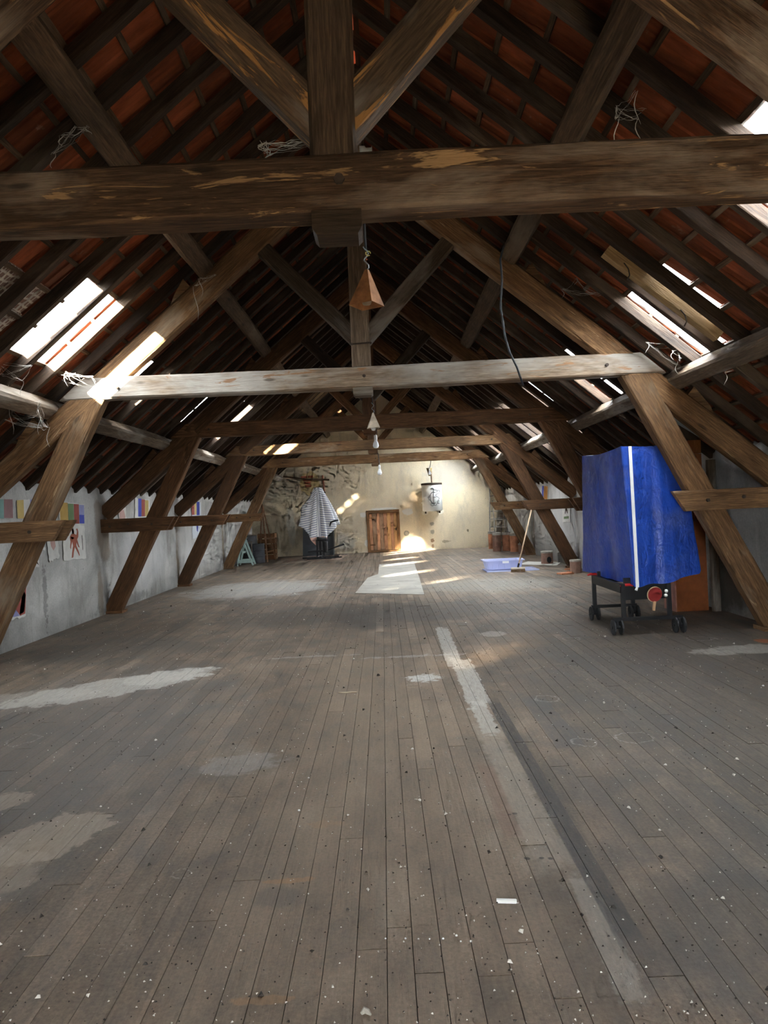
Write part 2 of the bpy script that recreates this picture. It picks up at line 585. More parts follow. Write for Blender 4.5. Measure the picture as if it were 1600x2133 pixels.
def floor_mat():
    m, nt, b = newmat('floor_boards')
    pos = nd(nt, 'NewGeometry').outputs['Position']
    at_ = nd(nt, 'Attribute', attribute_name='tint')
    tv = at_.outputs['Fac']
    off = nd(nt, 'CombineXYZ', {0: math_(nt, 'MULTIPLY', tv, 31.), 1: math_(nt, 'MULTIPLY', tv, 57.)}).outputs[0]
    vp = nd(nt, 'VectorMath', {0: pos, 1: off}, operation='ADD').outputs[0]
    g = noise(nt, nd(nt, 'Mapping', {'Vector': vp, 'Scale': (34, 1.6, 1)}).outputs[0], 1.5, 5, .6, .8)
    big = noise(nt, pos, .55, 5, .6, .5)
    mid = noise(nt, nd(nt, 'Mapping', {'Vector': pos, 'Scale': (1.6, .9, 1)}).outputs[0], 2.2, 7, .68, .4)
    fine = noise(nt, pos, 60, 4, .75)
    c = ramp(nt, big, [(.34, (.140, .110, .086)), (.5, (.200, .149, .108)), (.66, (.220, .168, .124))])
    c = mixc(nt, ramp(nt, mid, [(.45, 0.), (.68, .9)]), c, (.085, .072, .061))
    c = mixc(nt, ramp(nt, mid, [(.26, .6), (.44, 0.)]), c, (.31, .265, .215))
    c = mixc(nt, 1., c, ramp(nt, tv, [(0., .76), (.1, .92), (.85, 1.05), (1., 1.34)]), 'MULTIPLY')
    c = mixc(nt, 1., c, ramp(nt, g, [(.3, .86), (.7, 1.12)]), 'MULTIPLY')
    c = mixc(nt, 1., c, ramp(nt, fine, [(.3, .68), (.72, 1.28)]), 'MULTIPLY')
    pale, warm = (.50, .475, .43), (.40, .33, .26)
    wear = ramp(nt, noise(nt, nd(nt, 'Mapping', {'Vector': pos, 'Scale': (30, 5, 1)}).outputs[0], 2.0, 4, .7), [(.32, .55), (.6, 1.)])
    P = lambda x, y: fl(x, y)
    B = []

    def add(x, y, rx, ry, ang, col, amt, na=.55, ed=.10, ns=3., box=False):
        p = P(x, y)
        B.append((p.x, p.y, rx, ry, ang, col, amt, na, ed, ns, box))

    def addw(X, Y, rx, ry, ang, col, amt, na=.55, ed=.10, ns=3., box=False):
        B.append((X, Y, rx, ry, ang, col, amt, na, ed, ns, box))
    # broad worn middle, large paler and darker areas
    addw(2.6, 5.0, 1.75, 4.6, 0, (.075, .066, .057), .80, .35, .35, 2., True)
    addw(-2.4, 5.2, 1.5, 2.6, .1, (.135, .132, .128), .55, .5, .35, 2.)
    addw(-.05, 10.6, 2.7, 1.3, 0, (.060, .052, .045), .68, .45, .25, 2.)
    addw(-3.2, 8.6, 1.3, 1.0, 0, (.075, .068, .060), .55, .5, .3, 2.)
    addw(-.1, 5.0, .75, 3.6, 0, (.285, .215, .155), .45, .5, .4, 2., True)
    addw(-2.6, 2.7, 1.15, .75, 0, (.25, .21, .17), .45, .5, .35, 2.)
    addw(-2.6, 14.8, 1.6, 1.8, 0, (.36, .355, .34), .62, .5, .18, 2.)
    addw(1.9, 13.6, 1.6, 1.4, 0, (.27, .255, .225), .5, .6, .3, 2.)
    # pale plaster-like patches
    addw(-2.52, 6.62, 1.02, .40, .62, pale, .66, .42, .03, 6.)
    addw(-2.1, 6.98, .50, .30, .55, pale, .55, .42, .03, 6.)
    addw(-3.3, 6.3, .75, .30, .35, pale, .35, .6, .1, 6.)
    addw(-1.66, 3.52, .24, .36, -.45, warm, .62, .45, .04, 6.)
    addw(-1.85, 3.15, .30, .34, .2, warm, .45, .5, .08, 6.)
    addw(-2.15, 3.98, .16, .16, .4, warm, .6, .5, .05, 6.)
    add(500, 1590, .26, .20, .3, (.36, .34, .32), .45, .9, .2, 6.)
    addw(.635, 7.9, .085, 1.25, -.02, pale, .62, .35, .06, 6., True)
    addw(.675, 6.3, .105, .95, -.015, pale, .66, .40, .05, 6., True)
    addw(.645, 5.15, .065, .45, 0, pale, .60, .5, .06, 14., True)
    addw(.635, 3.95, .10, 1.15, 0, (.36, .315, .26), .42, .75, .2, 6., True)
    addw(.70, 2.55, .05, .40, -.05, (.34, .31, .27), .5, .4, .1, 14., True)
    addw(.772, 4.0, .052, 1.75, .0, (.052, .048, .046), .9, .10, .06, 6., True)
    addw(.52, 3.75, .048, .5, .0, (.19, .115, .085), .5, .15, .06, 6., True)
    addw(1.08, 5.0, .10, .62, .0, (.075, .073, .072), .6, .2, .06, 6., True)
    add(885, 1412, .17, .15, 0, (.62, .62, .60), .7, 1.0, .15, 14.)
    add(870, 1366, .50, .05, 0, (.48, .47, .45), .4, 1.6, .1, 6.)
    add(640, 1368, .5, .04, 0, (.48, .47, .45), .35, 1.8, .1, 6.)
    add(1560, 1352, .60, .22, .05, (.45, .42, .37), .62, .5, .08, 4.)
    add(1592, 1335, .09, .12, 0, (.42, .12, .04), .8, .4, .1, 8.)
    add(605, 1834, .14, .020, .06, (.33, .19, .09), .6, 1.0, .2, 14.)
    add(548, 2084, .10, .022, 0, (.33, .19, .09), .5, 1.0, .2, 14.)
    add(680, 1715, .09, .06, 0, (.32, .20, .11), .4, 1.4, .2, 14.)
    add(1025, 1320, .18, .18, 0, (.42, .38, .32), .55, .7, .1, 6.)
    add(580, 1870, .11, .10, .0, (.085, .080, .076), .5, .6, .2, 6.)
    add(1500, 1900, .5, .4, 0, (.062, .054, .047), .4, .7, .3, 3.)
    for (x, y, r_) in [(1072, 1695, .014), (1062, 1697, .010), (1098, 1788, .016), (1128, 1787, .013), (1147, 1788, .013), (1043, 1497, .012), (840, 1762, .008), (812, 1752, .008)]:
        add(x, y, r_, r_, 0, (.02, .018, .016), .85, .4, .25, 30.)
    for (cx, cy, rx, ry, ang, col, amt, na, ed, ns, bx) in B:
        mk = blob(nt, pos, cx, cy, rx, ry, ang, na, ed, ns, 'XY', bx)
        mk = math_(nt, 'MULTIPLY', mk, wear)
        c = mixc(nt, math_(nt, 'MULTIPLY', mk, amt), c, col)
    # chalky ring marks
    for (x, y, r_) in [(378, 1820, .045), (245, 1980, .028), (208, 1983, .02), (1135, 1456, .11), (1325, 1537, .11), (1215, 1545, .08), (648, 1363, .10), (570, 1370, .10), (520, 1372, .08), (50, 1540, .12), (1190, 1330, .1), (1460, 1330, .14)]:
        p = P(x, y)
        d = nd(nt, 'VectorMath', {0: pos, 1: (p.x, p.y, 0.)}, operation='DISTANCE').outputs['Value']
        d = math_(nt, 'ADD', d, math_(nt, 'MULTIPLY', math_(nt, 'SUBTRACT', mid, .5), r_ * 2.2))
        k = ramp(nt, d, [(r_ * .84, 0.), (r_ * .92, .5), (r_ * 1.02, 0.)])
        c = mixc(nt, math_(nt, 'MULTIPLY', k, ramp(nt, fine, [(.4, 0.), (.6, 1.)])), c, (.55, .53, .50))
    nt.links.new(c, b.inputs['Base Color'])
    rgh = ramp(nt, mid, [(.3, .74), (.7, .54)])
    nt.links.new(rgh, b.inputs['Roughness'])
    b.inputs['Specular IOR Level'].default_value = .30
    bump(nt, b, math_(nt, 'ADD', g, math_(nt, 'MULTIPLY', fine, .6)), .35, .006)
    return m


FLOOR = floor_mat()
CREVICE = plain('floor_underside', (.035, .028, .022), .95)

PL_LEFT = plaster('plaster_left', (.58, .565, .54), (.36, .35, .33), (.25, .235, .215), 'YZ', [
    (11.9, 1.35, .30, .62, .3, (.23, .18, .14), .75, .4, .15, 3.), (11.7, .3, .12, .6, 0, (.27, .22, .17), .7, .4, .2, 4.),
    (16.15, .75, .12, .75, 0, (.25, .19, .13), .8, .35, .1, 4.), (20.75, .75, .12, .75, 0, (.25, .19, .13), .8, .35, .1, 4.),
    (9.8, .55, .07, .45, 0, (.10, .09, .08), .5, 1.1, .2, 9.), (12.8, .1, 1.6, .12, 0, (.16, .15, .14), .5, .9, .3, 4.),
    (17.8, .95, 2.2, .9, 0, (.52, .52, .52), .5, .6, .3, 1.), (14.0, .9, 1.6, .8, 0, (.50, .50, .51), .5, .6, .3, 1.)])
PL_RIGHT = plaster('plaster_right', (.58, .565, .54), (.43, .42, .40), (.31, .295, .27), 'YZ', [
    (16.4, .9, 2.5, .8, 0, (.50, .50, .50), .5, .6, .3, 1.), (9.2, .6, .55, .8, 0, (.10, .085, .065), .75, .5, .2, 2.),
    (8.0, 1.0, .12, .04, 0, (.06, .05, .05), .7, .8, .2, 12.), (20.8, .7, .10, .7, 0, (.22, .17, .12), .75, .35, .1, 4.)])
_bw = lambda x, y: at(x, y, 25.4)


def _b(x, y, rx, rz, col, amt, na=.5, ed=.15, ns=3., ang=0.):
    p = _bw(x, y)
    return (p.x, p.z, rx, rz, ang, col, amt, na, ed, ns)


PL_BACK = plaster('plaster_back', (.70, .59, .41), (.60, .51, .37), (.48, .42, .33), 'XZ', [
    _b(575, 1110, .85, .9, (.24, .20, .15), .6, .7, .2, 1.6), _b(600, 1000, .6, .7, (.30, .26, .21), .55, .6, .3, 1.5),
    _b(605, 1095, .16, .9, (.47, .45, .40), .6, .7, .2, 3.), _b(540, 1010, .8, .9, (.27, .25, .225), .5, .5, .3, 1.5),
    _b(720, 1130, .35, .35, (.45, .43, .39), .6, .7, .2, 3.), _b(940, 985, 1.0, .6, (.36, .345, .32), .55, .7, .35, 1.5),
    _b(735, 1075, .55, .8, (.56, .50, .38), .5, .6, .3, 1.5),
    _b(850, 1066, .2, .13, (.66, .65, .62), .85, .5, .06, 6.), _b(756, 1072, .12, .10, (.66, .65, .62), .85, .5, .06, 6.),
    _b(800, 1060, .55, .05, (.66, .65, .62), .8, .5, .1, 6.), _b(764, 1131, .07, .14, (.70, .69, .66), .85, .5, .06, 8.),
    _b(886, 1068, .13, .09, (.72, .69, .60), .8, .5, .06, 8.), _b(918, 1066, .13, .09, (.72, .69, .60), .8, .5, .06, 8.),
    _b(847, 1111, .105, .105, (.25, .235, .20), .85, .25, .06, 8.), _b(847, 1111, .06, .06, (.48, .43, .33), .9, .25, .06, 8.),
    _b(900, 1091, .08, .07, (.25, .235, .20), .8, .5, .1, 8.), _b(901, 1108, .08, .08, (.25, .235, .20), .8, .6, .1, 8.),
    _b(901, 1126, .07, .08, (.22, .12, .07), .85, .6, .1, 8.), _b(902, 1138, .05, .08, (.25, .14, .08), .8, .6, .1, 8.),
    _b(975, 1105, .05, .05, (.10, .08, .06), .8, .7, .15, 12.), _b(929, 1128, .16, .05, (.20, .16, .11), .6, 1.1, .1, 9.),
    _b(720, 1146, .5, .08, (.26, .20, .15), .6, .8, .2, 6.)], bmp=.35)

BLACK = plain('black_metal', (.018, .018, .020), .45, .3)
RUBBER = plain('black_rubber', (.03, .03, .032), .8, 0., 20, .4)
BOLT = plain('iron_bolt', (.05, .035, .025), .7, .4, 30, .4)
RUST = plain('rusty_sheet', (.30, .135, .055), .8, .2, 9, .55, .3)
RUST_PALE = plain('worn_pale_sheet', (.50, .42, .33), .7, .1, 9, .45, .2)
CORD = plain('dark_cord', (.022, .025, .03), .6)
WHITE = plain('white_plastic', (.75, .75, .73), .35)
BULB = plain('white_glass_bulb', (.85, .86, .88), .15)
TERRA = plain('terracotta_pipe', (.44, .185, .10), .85, 0., 4, .5, .3)
TERRA_OLD = plain('dusty_terracotta', (.28, .165, .125), .9, 0., 5, .4, .3)
WEB = plain('cobweb_dust', (.42, .39, .35), .95)
CRUMB = plain('plaster_crumb', (.66, .62, .55), .9)
PAPER = plain('white_paper', (.78, .77, .74), .8)

# ------------------------------------------------------------------ the setting: floor
WL, WR = -4.58, 4.28
YF, YB = -3.0, 25.45
floor = struct(empty('floor', (0, 10, 0)), 'worn brown plank floor of the attic')
MB().box((0, (YF + YB) / 2, -.09), (9.7, YB - YF + .6, .10)).build('subfloor', CREVICE, floor)
planks = []
x = WL
rp_ = random.Random(5)
while x < WR:
    wd = rp_.uniform(.086, .118)
    y = YF - rp_.uniform(0, 2)
    while y < YB:
        L = rp_.uniform(1.7, 4.2)
        y0, y1 = max(y, YF), min(y + L, YB)
        if y1 - y0 > .1:
            planks.append((x, min(x + wd, WR), y0, y1, rp_.random(), rp_.uniform(-.0015, .0015)))
        y += L
    x += wd


def plank_verts(p):
    x0, x1, y0, y1, t, dz = p
    g = .0013
    return (x0 + g, x1 - g, y0 + .002, y1 - .002, -.03, dz)


def plank_score(p):
    x0, x1, y0, y1, t, dz = p
    y0, y1 = max(y0, 1.9), y1
    if y1 <= y0 + .05:
        return -1
    best = 0
    for yy in (y0, y0 * .5 + y1 * .5, y1):
        q = proj(((x0 + x1) / 2, yy, 0))
        if -20 < q[0] < 1620 and q[1] < 2160:
            best = max(best, (x1 - x0) * (y1 - y0) / yy ** 2.5)
    return best


planks.sort(key=plank_score, reverse=True)


def set_tint(me, vals):
    a = me.attributes.new('tint', 'FLOAT', 'POINT')
    a.data.foreach_set('value', vals)


BOXF = [(0, 1, 3, 2), (4, 6, 7, 5), (0, 4, 5, 1), (2, 3, 7, 6), (0, 2, 6, 4), (1, 5, 7, 3)]
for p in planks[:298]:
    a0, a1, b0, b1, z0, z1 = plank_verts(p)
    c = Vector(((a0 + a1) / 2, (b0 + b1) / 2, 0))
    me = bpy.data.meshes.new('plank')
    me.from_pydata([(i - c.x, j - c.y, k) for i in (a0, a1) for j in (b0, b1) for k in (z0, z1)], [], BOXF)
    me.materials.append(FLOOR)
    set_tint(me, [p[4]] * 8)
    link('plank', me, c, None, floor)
mb, tv = MB(), []
for p in planks[298:]:
    a0, a1, b0, b1, z0, z1 = plank_verts(p)
    mb.add([(i, j - 10, k) for i in (a0, a1) for j in (b0, b1) for k in (z0, z1)], BOXF)
    tv += [p[4]] * 8
me = mb.mesh('far_planks', FLOOR)
set_tint(me, tv)
o = link('far_planks', me, (0, 10, 0), None, floor)
o['kind'] = 'stuff'

# ------------------------------------------------------------------ walls
SL = .84                                     # roof slope (rise per run)
AU = 5.69                                    # underside of rafters at the ridge
COS = 1 / math.hypot(1, SL)
SIN = SL * COS


def side_wall(name, X, sg, mat, lab):
    """thick wall along the room; the top is filled with scalloped mortar up to the tiles"""
    rr = random.Random(3 if sg < 0 else 4)
    n = 330
    ys = [YF + (YB - YF) * i / n for i in range(n + 1)]
    vs, fs = [], []
    for i, y in enumerate(ys):
        ph = (y / .2475) % 1.0
        top = 2.035 + .055 * abs(math.sin(math.pi * ph)) + rr.uniform(-.022, .022)
        bulge = .012 * mnoise.noise(Vector((y * .8, 3.1 * sg, 0)))
        cols = [(X + sg * .45, 0 - .1), (X - sg * 0. + bulge, -.1), (X + bulge * 1.2, .7), (X + bulge * .5, 1.4), (X, 1.86), (X + sg * .02, top - .03), (X + sg * .07, top), (X + sg * .45, top - .22)]
        vs += [(a, y, z) for a, z in cols]
    k = 8
    for i in range(n):
        for j in range(k):
            j2 = (j + 1) % k
            q = (i * k + j, i * k + j2, (i + 1) * k + j2, (i + 1) * k + j)
            fs.append(q if sg < 0 else q[::-1])
    fs.append(tuple(range(k)))
    fs.append(tuple(n * k + j for j in range(k - 1, -1, -1)))
    m = MB().add(vs, fs)
    o = m.build(name, mat, None, True, (X, 10, 0))
    return struct(o, lab)


wall_left = side_wall('wall_left', WL, -1, PL_LEFT, 'grey-white plastered low wall on the left with posters')
wall_right = side_wall('wall_right', WR, 1, PL_RIGHT, 'grey plastered low wall on the right')

ridgeZ = AU + .34


def gable_pts(y):
    return [(WL - .45, y, -.1), (WR + .45, y, -.1), (WR + .45, y, ridgeZ - SL * (WR + .45 - XR)), (XR, y, ridgeZ), (WL - .45, y, ridgeZ - SL * (XR - WL + .45))]


D0, D1, DZ = -.575, .575, 1.46                # door opening
mb = MB()
T = (0, .4, 0)
zl = lambda X: ridgeZ - SL * abs(X - XR)
mb.poly([(WL - .45, YB, -.1), (D0, YB, -.1), (D0, YB, zl(D0)), (WL - .45, YB, zl(WL - .45))], T)
mb.poly([(D1, YB, -.1), (WR + .45, YB, -.1), (WR + .45, YB, zl(WR + .45)), (D1, YB, zl(D1))], T)
mb.poly([(D0, YB, DZ), (D1, YB, DZ), (D1, YB, zl(D1)), (XR, YB, ridgeZ), (D0, YB, zl(D0))], T)
wall_back = struct(mb.build('wall_back', PL_BACK, None, False, (0, YB, 0)), 'beige plastered gable wall at the far end')

# gable behind the viewer, with an unseen window added and sized for daylight
PL_FRONT = plaster('plaster_front', (.52, .49, .43), (.42, .40, .36), (.33, .30, .27), 'XZ')
G0, G1, GZ0, GZ1 = -1.3, 1.3, .85, 2.15
mb = MB()
T = (0, -.35, 0)
mb.poly([(WL - .45, YF, -.1), (WL - .45, YF, zl(WL - .45)), (G0, YF, zl(G0)), (G0, YF, -.1)], T)
mb.poly([(G1, YF, -.1), (G1, YF, zl(G1)), (WR + .45, YF, zl(WR + .45)), (WR + .45, YF, -.1)], T)
mb.poly([(G0, YF, -.1), (G0, YF, GZ0), (G1, YF, GZ0), (G1, YF, -.1)], T)
mb.poly([(G0, YF, GZ1), (G0, YF, zl(G0)), (XR, YF, ridgeZ), (G1, YF, zl(G1)), (G1, YF, GZ1)], T)
wall_front = struct(mb.build('wall_front', PL_FRONT, None, False, (0, YF, 0)), 'plastered gable wall with an added wide window')
win = struct(empty('window_1', (0, YF - .15, GZ0)), 'wide low unseen gable window added for daylight')
mb = MB()
for z in (GZ0 + .03, GZ1 - .03):
    mb.box((0, YF - .15, z), (G1 - G0, .07, .06))
for i in range(5):
    mb.box((G0 + .03 + (G1 - G0 - .06) * i / 4, YF - .15, (GZ0 + GZ1) / 2), (.06, .07, GZ1 - GZ0))
mb.build('window_frame', W_BATT, win)
for i in range(4):
    wx = (G1 - G0 - .06) / 4
    MB().box((G0 + .03 + wx * (i + .5), YF - .15, (GZ0 + GZ1) / 2), (wx - .06, .006, GZ1 - GZ0 - .12)).build('pane', WINDOW, win)
portal((0, YF - .2, (GZ0 + GZ1) / 2), (0, 1, 0), G1 - G0, GZ1 - GZ0)

# ------------------------------------------------------------------ roof slopes: rafters, battens, tiles, glass tiles
RS = .495                                     # rafter spacing
RY0 = 6.495
TW, TL = RS / 2, .34                          # tile grid
NROW = 18
LS = 4.86 / COS                               # slope length
SUN_DIMMED = {(-1, 21.345), (-1, 18.375)}  # panes given the dark tint so their sun patches stay weak
GLASS_CELLS = {                               # (first column Y, columns, first row, rows)
    -1: [(6.7425, 1, 9, 3), (6.99, 2, 9, 3), (9.465, 1, 10, 2), (12.435, 1, 10, 2), (14.415, 2, 9, 3), (16.89, 2, 9, 3), (17.88, 2, 9, 3), (21.345, 2, 9, 3), (18.375, 6, 4, 3), (-.435, 2, 9, 2)],  # final entries are out of view, added for sun on far wall and floor
    1: [(6.99, 2, 10, 3), (6.495, 1, 10, 2), (4.02, 2, 9, 3), (4.515, 2, 9, 3), (9.96, 2, 10, 3), (12.435, 4, 10, 4), (14.415, 4, 10, 4), (17.385, 4, 10, 4), (19.365, 2, 10, 4), (21.84, 2, 9, 4), (23.82, 4, 9, 5)],  # far panes enlarged and hidden ones added to brighten the far end
}
RAFT_L = LS + .1
raft_meshes = [beam_mesh('rafter', RAFT_L, .085, .105, W_RAFT, seg=7, jit=.008, bev=.006, seed=i) for i in range(4)]


def tile_mesh(i, mat):
    rr = random.Random(900 + i)
    xs = [0, .022, .034, .098, .110, .142, .154, .216, .228, .258]
    zs = [.010, .010, 0, 0, .011, .011, 0, 0, .010, .010]
    L = TL + .055
    vs = []
    for (yy, zo) in ((0, 0.), (L, .022)):
        for a, z in zip(xs, zs):
            vs.append((a - .129, yy - .02, z + zo + rr.uniform(-.0012, .0012)))
        vs.append((xs[-1] - .129, yy - .02, .026 + zo))
        vs.append((xs[0] - .129, yy - .02, .026 + zo))
    n = len(xs) + 2
    fs = [(k, (k + 1) % n, n + (k + 1) % n, n + k) for k in range(n)]
    fs += [tuple(range(n - 1, -1, -1)), tuple(range(n, 2 * n))]
    me = bpy.data.meshes.new('roof_tile')
    me.from_pydata(vs, [], fs)
    me.materials.append(mat)
    set_tint(me, [rr.random()] * len(vs))
    return me, vs, fs


TMESH = [tile_mesh(i, TILE) for i in range(6)]
TMESH_H = [tile_mesh(i + 10, TILE_H)[0] for i in range(2)]
BOARD_TILE_OFF = .105 + .028                  # rafter depth + batten


def build_roof(sg):
    nm = 'roof_left' if sg < 0 else 'roof_right'
    roof = struct(empty(nm, (XR + sg * 2.4, 10, AU - SL * 2.4)), ('left' if sg < 0 else 'right') + ' roof slope of red clay tiles on dark rafters')
    ex = Vector((sg * COS, 0, -SIN))          # down the slope
    en = Vector((sg * SIN, 0, COS))           # outwards
    ey = Vector((0, 1, 0))
    apex = Vector((XR, 0, AU))
    # rafters
    k = 0
    y = RY0 - 19 * RS
    rr = random.Random(21 + sg)
    while y < YB:
        a = apex + ex * .03 + en * .0525 + ey * (y + rr.uniform(-.012, .012))
        rot = Matrix((ex, en.cross(ex), en)).transposed()
        link('rafter', raft_meshes[k % 4], a, rot, roof)
        k += 1
        y += RS
    # battens, cut where a skylight opens
    m3 = Matrix((ey, ex, ey.cross(ex))).transposed()
    for i in range(NROW + 1):
        c = apex + ex * (i * TL + .05) + en * (.105 + .014)
        cuts = [(y0 + .02, y0 + nc * TW - .02) for (y0, nc, r0, nr) in GLASS_CELLS[sg] if r0 < i < r0 + nr]
        cuts.sort()
        segs, y = [], YF - .3
        for (a0, a1) in cuts:
            if a0 > y + .05:
                segs.append((y, a0))
            y = max(y, a1)
        segs.append((y, YB + .3))
        for (s0, s1) in segs:
            n = max(1, int((s1 - s0) / .5))
            vs, fs = [], []
            ym = (s0 + s1) / 2
            for j in range(n + 1):
                yy = s0 + (s1 - s0) * j / n
                dz, dx = rr.uniform(-.002, .002), rr.uniform(-.004, .004)
                for (u_, v_) in ((-.02, -.014), (.02, -.014), (.02, .014), (-.02, .014)):
                    vs.append(Vector((yy - ym, u_ + dx, v_ + dz)))
            for j in range(n):
                for q in range(4):
                    fs.append((j * 4 + q, j * 4 + (q + 1) % 4, (j + 1) * 4 + (q + 1) % 4, (j + 1) * 4 + q))
            fs += [(3, 2, 1, 0), tuple(n * 4 + q for q in range(4))]
            link('batten', MB().add(vs, fs).mesh('batten', W_BATT), c + ey * ym, m3, roof)
    # tiles
    glass, dusty = set(), set()  # dusty: cells whose glass is tinted dark to weaken the sun
    for (y0, nc, r0, nr) in GLASS_CELLS[sg]:
        c0 = round((y0 - RY0) / TW)
        for a in range(nc):
            for b in range(nr):
                glass.add((c0 + a, r0 + b))
                if (sg, y0) in SUN_DIMMED:
                    dusty.add((c0 + a, r0 + b))
    cells = []
    c0, c1 = int(math.floor((YF - .35 - RY0) / TW)), int(math.ceil((YB + .3 - RY0) / TW))
    tw = Vector((0, 1, 0)) if sg < 0 else Vector((0, -1, 0))
    base = Matrix((tw, ex, en)).transposed() if (tw.cross(ex)).dot(en) > 0 else Matrix((-tw, ex, en)).transposed()
    for c in range(c0, c1):
        for r in range(NROW):
            s_ = r * TL + .05
            yc = RY0 + (c + .5) * TW
            p = apex + ex * s_ + en * BOARD_TILE_OFF + ey * yc
            mid = p + ex * .17
            sc = -1
            if mid.y > 2.5:
                q = proj(mid)
                if -40 < q[0] < 1640 and -40 < q[1] < 1100:
                    sc = 1 / mid.y ** 2
                else:
                    sc = 0
            cells.append((sc, c, r, p, mid))
    cells.sort(key=lambda t: -t[0])
    nobj = 0
    mb, tv = MB(), []
    for (sc, c, r, p, mid) in cells:
        rr2 = random.Random(c * 131 + r * 17 + sg)
        if (c, r) in glass:
            if (c, r - 1) not in glass:
                k = 1
                while (c, r + k) in glass:
                    k += 1
                gm = MB().box((0, (k * TL) / 2, .012), (TW - .004, k * TL + .06, .006))
                link('glass_pane', gm.mesh('glass_pane', GLASS_D if (c, r) in dusty else (GLASS_M if mid.y < 1 else GLASS)), p, base, roof)
            continue
        rot = base @ Matrix.Rotation(rr2.uniform(-.014, .014), 3, 'Z') @ Matrix.Rotation(rr2.uniform(-.006, .006), 3, 'X')
        pp = p + ex * rr2.uniform(-.006, .006) + en * rr2.uniform(0, .003)
        ti = rr2.randrange(6)
        if nobj < 298:
            q = proj(mid) if mid.y > 2.5 else (0, 0)
            honey = sg < 0 and 5.4 < mid.y < 6.5 and 10 <= r <= 14
            link('roof_tile', TMESH_H[ti % 2] if honey else TMESH[ti][0], pp, rot, roof)
            nobj += 1
        else:
            _, vs, fs = TMESH[ti]
            mb.add([rot @ Vector(v) + pp for v in vs], fs)
            tv += [rr2.random()] * len(vs)
    me = mb.mesh('far_tiles', TILE)
    set_tint(me, tv)
    for v in me.vertices:
        v.co -= Vector((0, 0, 0))
    o = link('far_tiles', me, (0, 0, 0), None, roof)
    o['kind'] = 'stuff'
    # portals just outside the larger panes
    for (y0, nc, r0, nr) in GLASS_CELLS[sg]:
        if y0 > 19:
            continue
        c = apex + ex * ((r0 + nr / 2) * TL + .05) + en * (BOARD_TILE_OFF + .10) + ey * (y0 + nc * TW / 2)
        portal(c, -en, nc * TW, nr * TL, upv=tuple(ex))
    return roof


roof_left = build_roof(-1)
roof_right = build_roof(1)
# ridge: a board under the rafters' tops and a row of half-round ridge tiles outside
beam('ridge_board', (XR, YF - .3, AU - .02), (XR, YB + .3, AU - .02), .05, .2, W_RAFT, roof_left, jit=.01)
mb = MB()
mb.sheet(lambda u_, v_: Vector((XR + .24 * math.cos(math.pi * u_), YF - .4 + (YB - YF + .8) * v_, AU + .12 + .2 * math.sin(math.pi * u_))), 9, 60)
mb.build('ridge_capping', TILE, roof_left)
# boards fixed to the right slope
a_, b_ = at(1262, 522, 6.62), at(1498, 700, 6.62)
beam('board', a_, b_, .10, .10, W_NEW, roof_right, jit=.003, bev=.004)
for (hx, hy) in ((1300, 548), (1418, 645), (1468, 620)):
    p = at(hx, hy, 6.55)
    MB().tube([p, p + Vector((.03, -.02, -.06)), p + Vector((.035, -.03, -.12)), p + Vector((.01, -.03, -.16))], .006, 6).build('hook', BOLT, roof_right)

# ------------------------------------------------------------------ trusses
TY = [3.40, 7.81, 11.90, 16.05, 20.70]        # front faces of the tie beams
ORD = ['first', 'second', 'third', 'fourth', 'fifth']
TLAB = ['dark brown truss with a thick tie beam, nearest the viewer',
        'truss with the pale grey tie beam, behind the rusty pyramid lamp',
        'brown truss behind the grey one, third from the viewer',
        'brown truss fourth from the viewer, its tie sunlit at the left end',
        'brown truss nearest the far gable wall']


def P3(o_, y, z, sg):
    return Vector((XR + sg * o_, y, z))


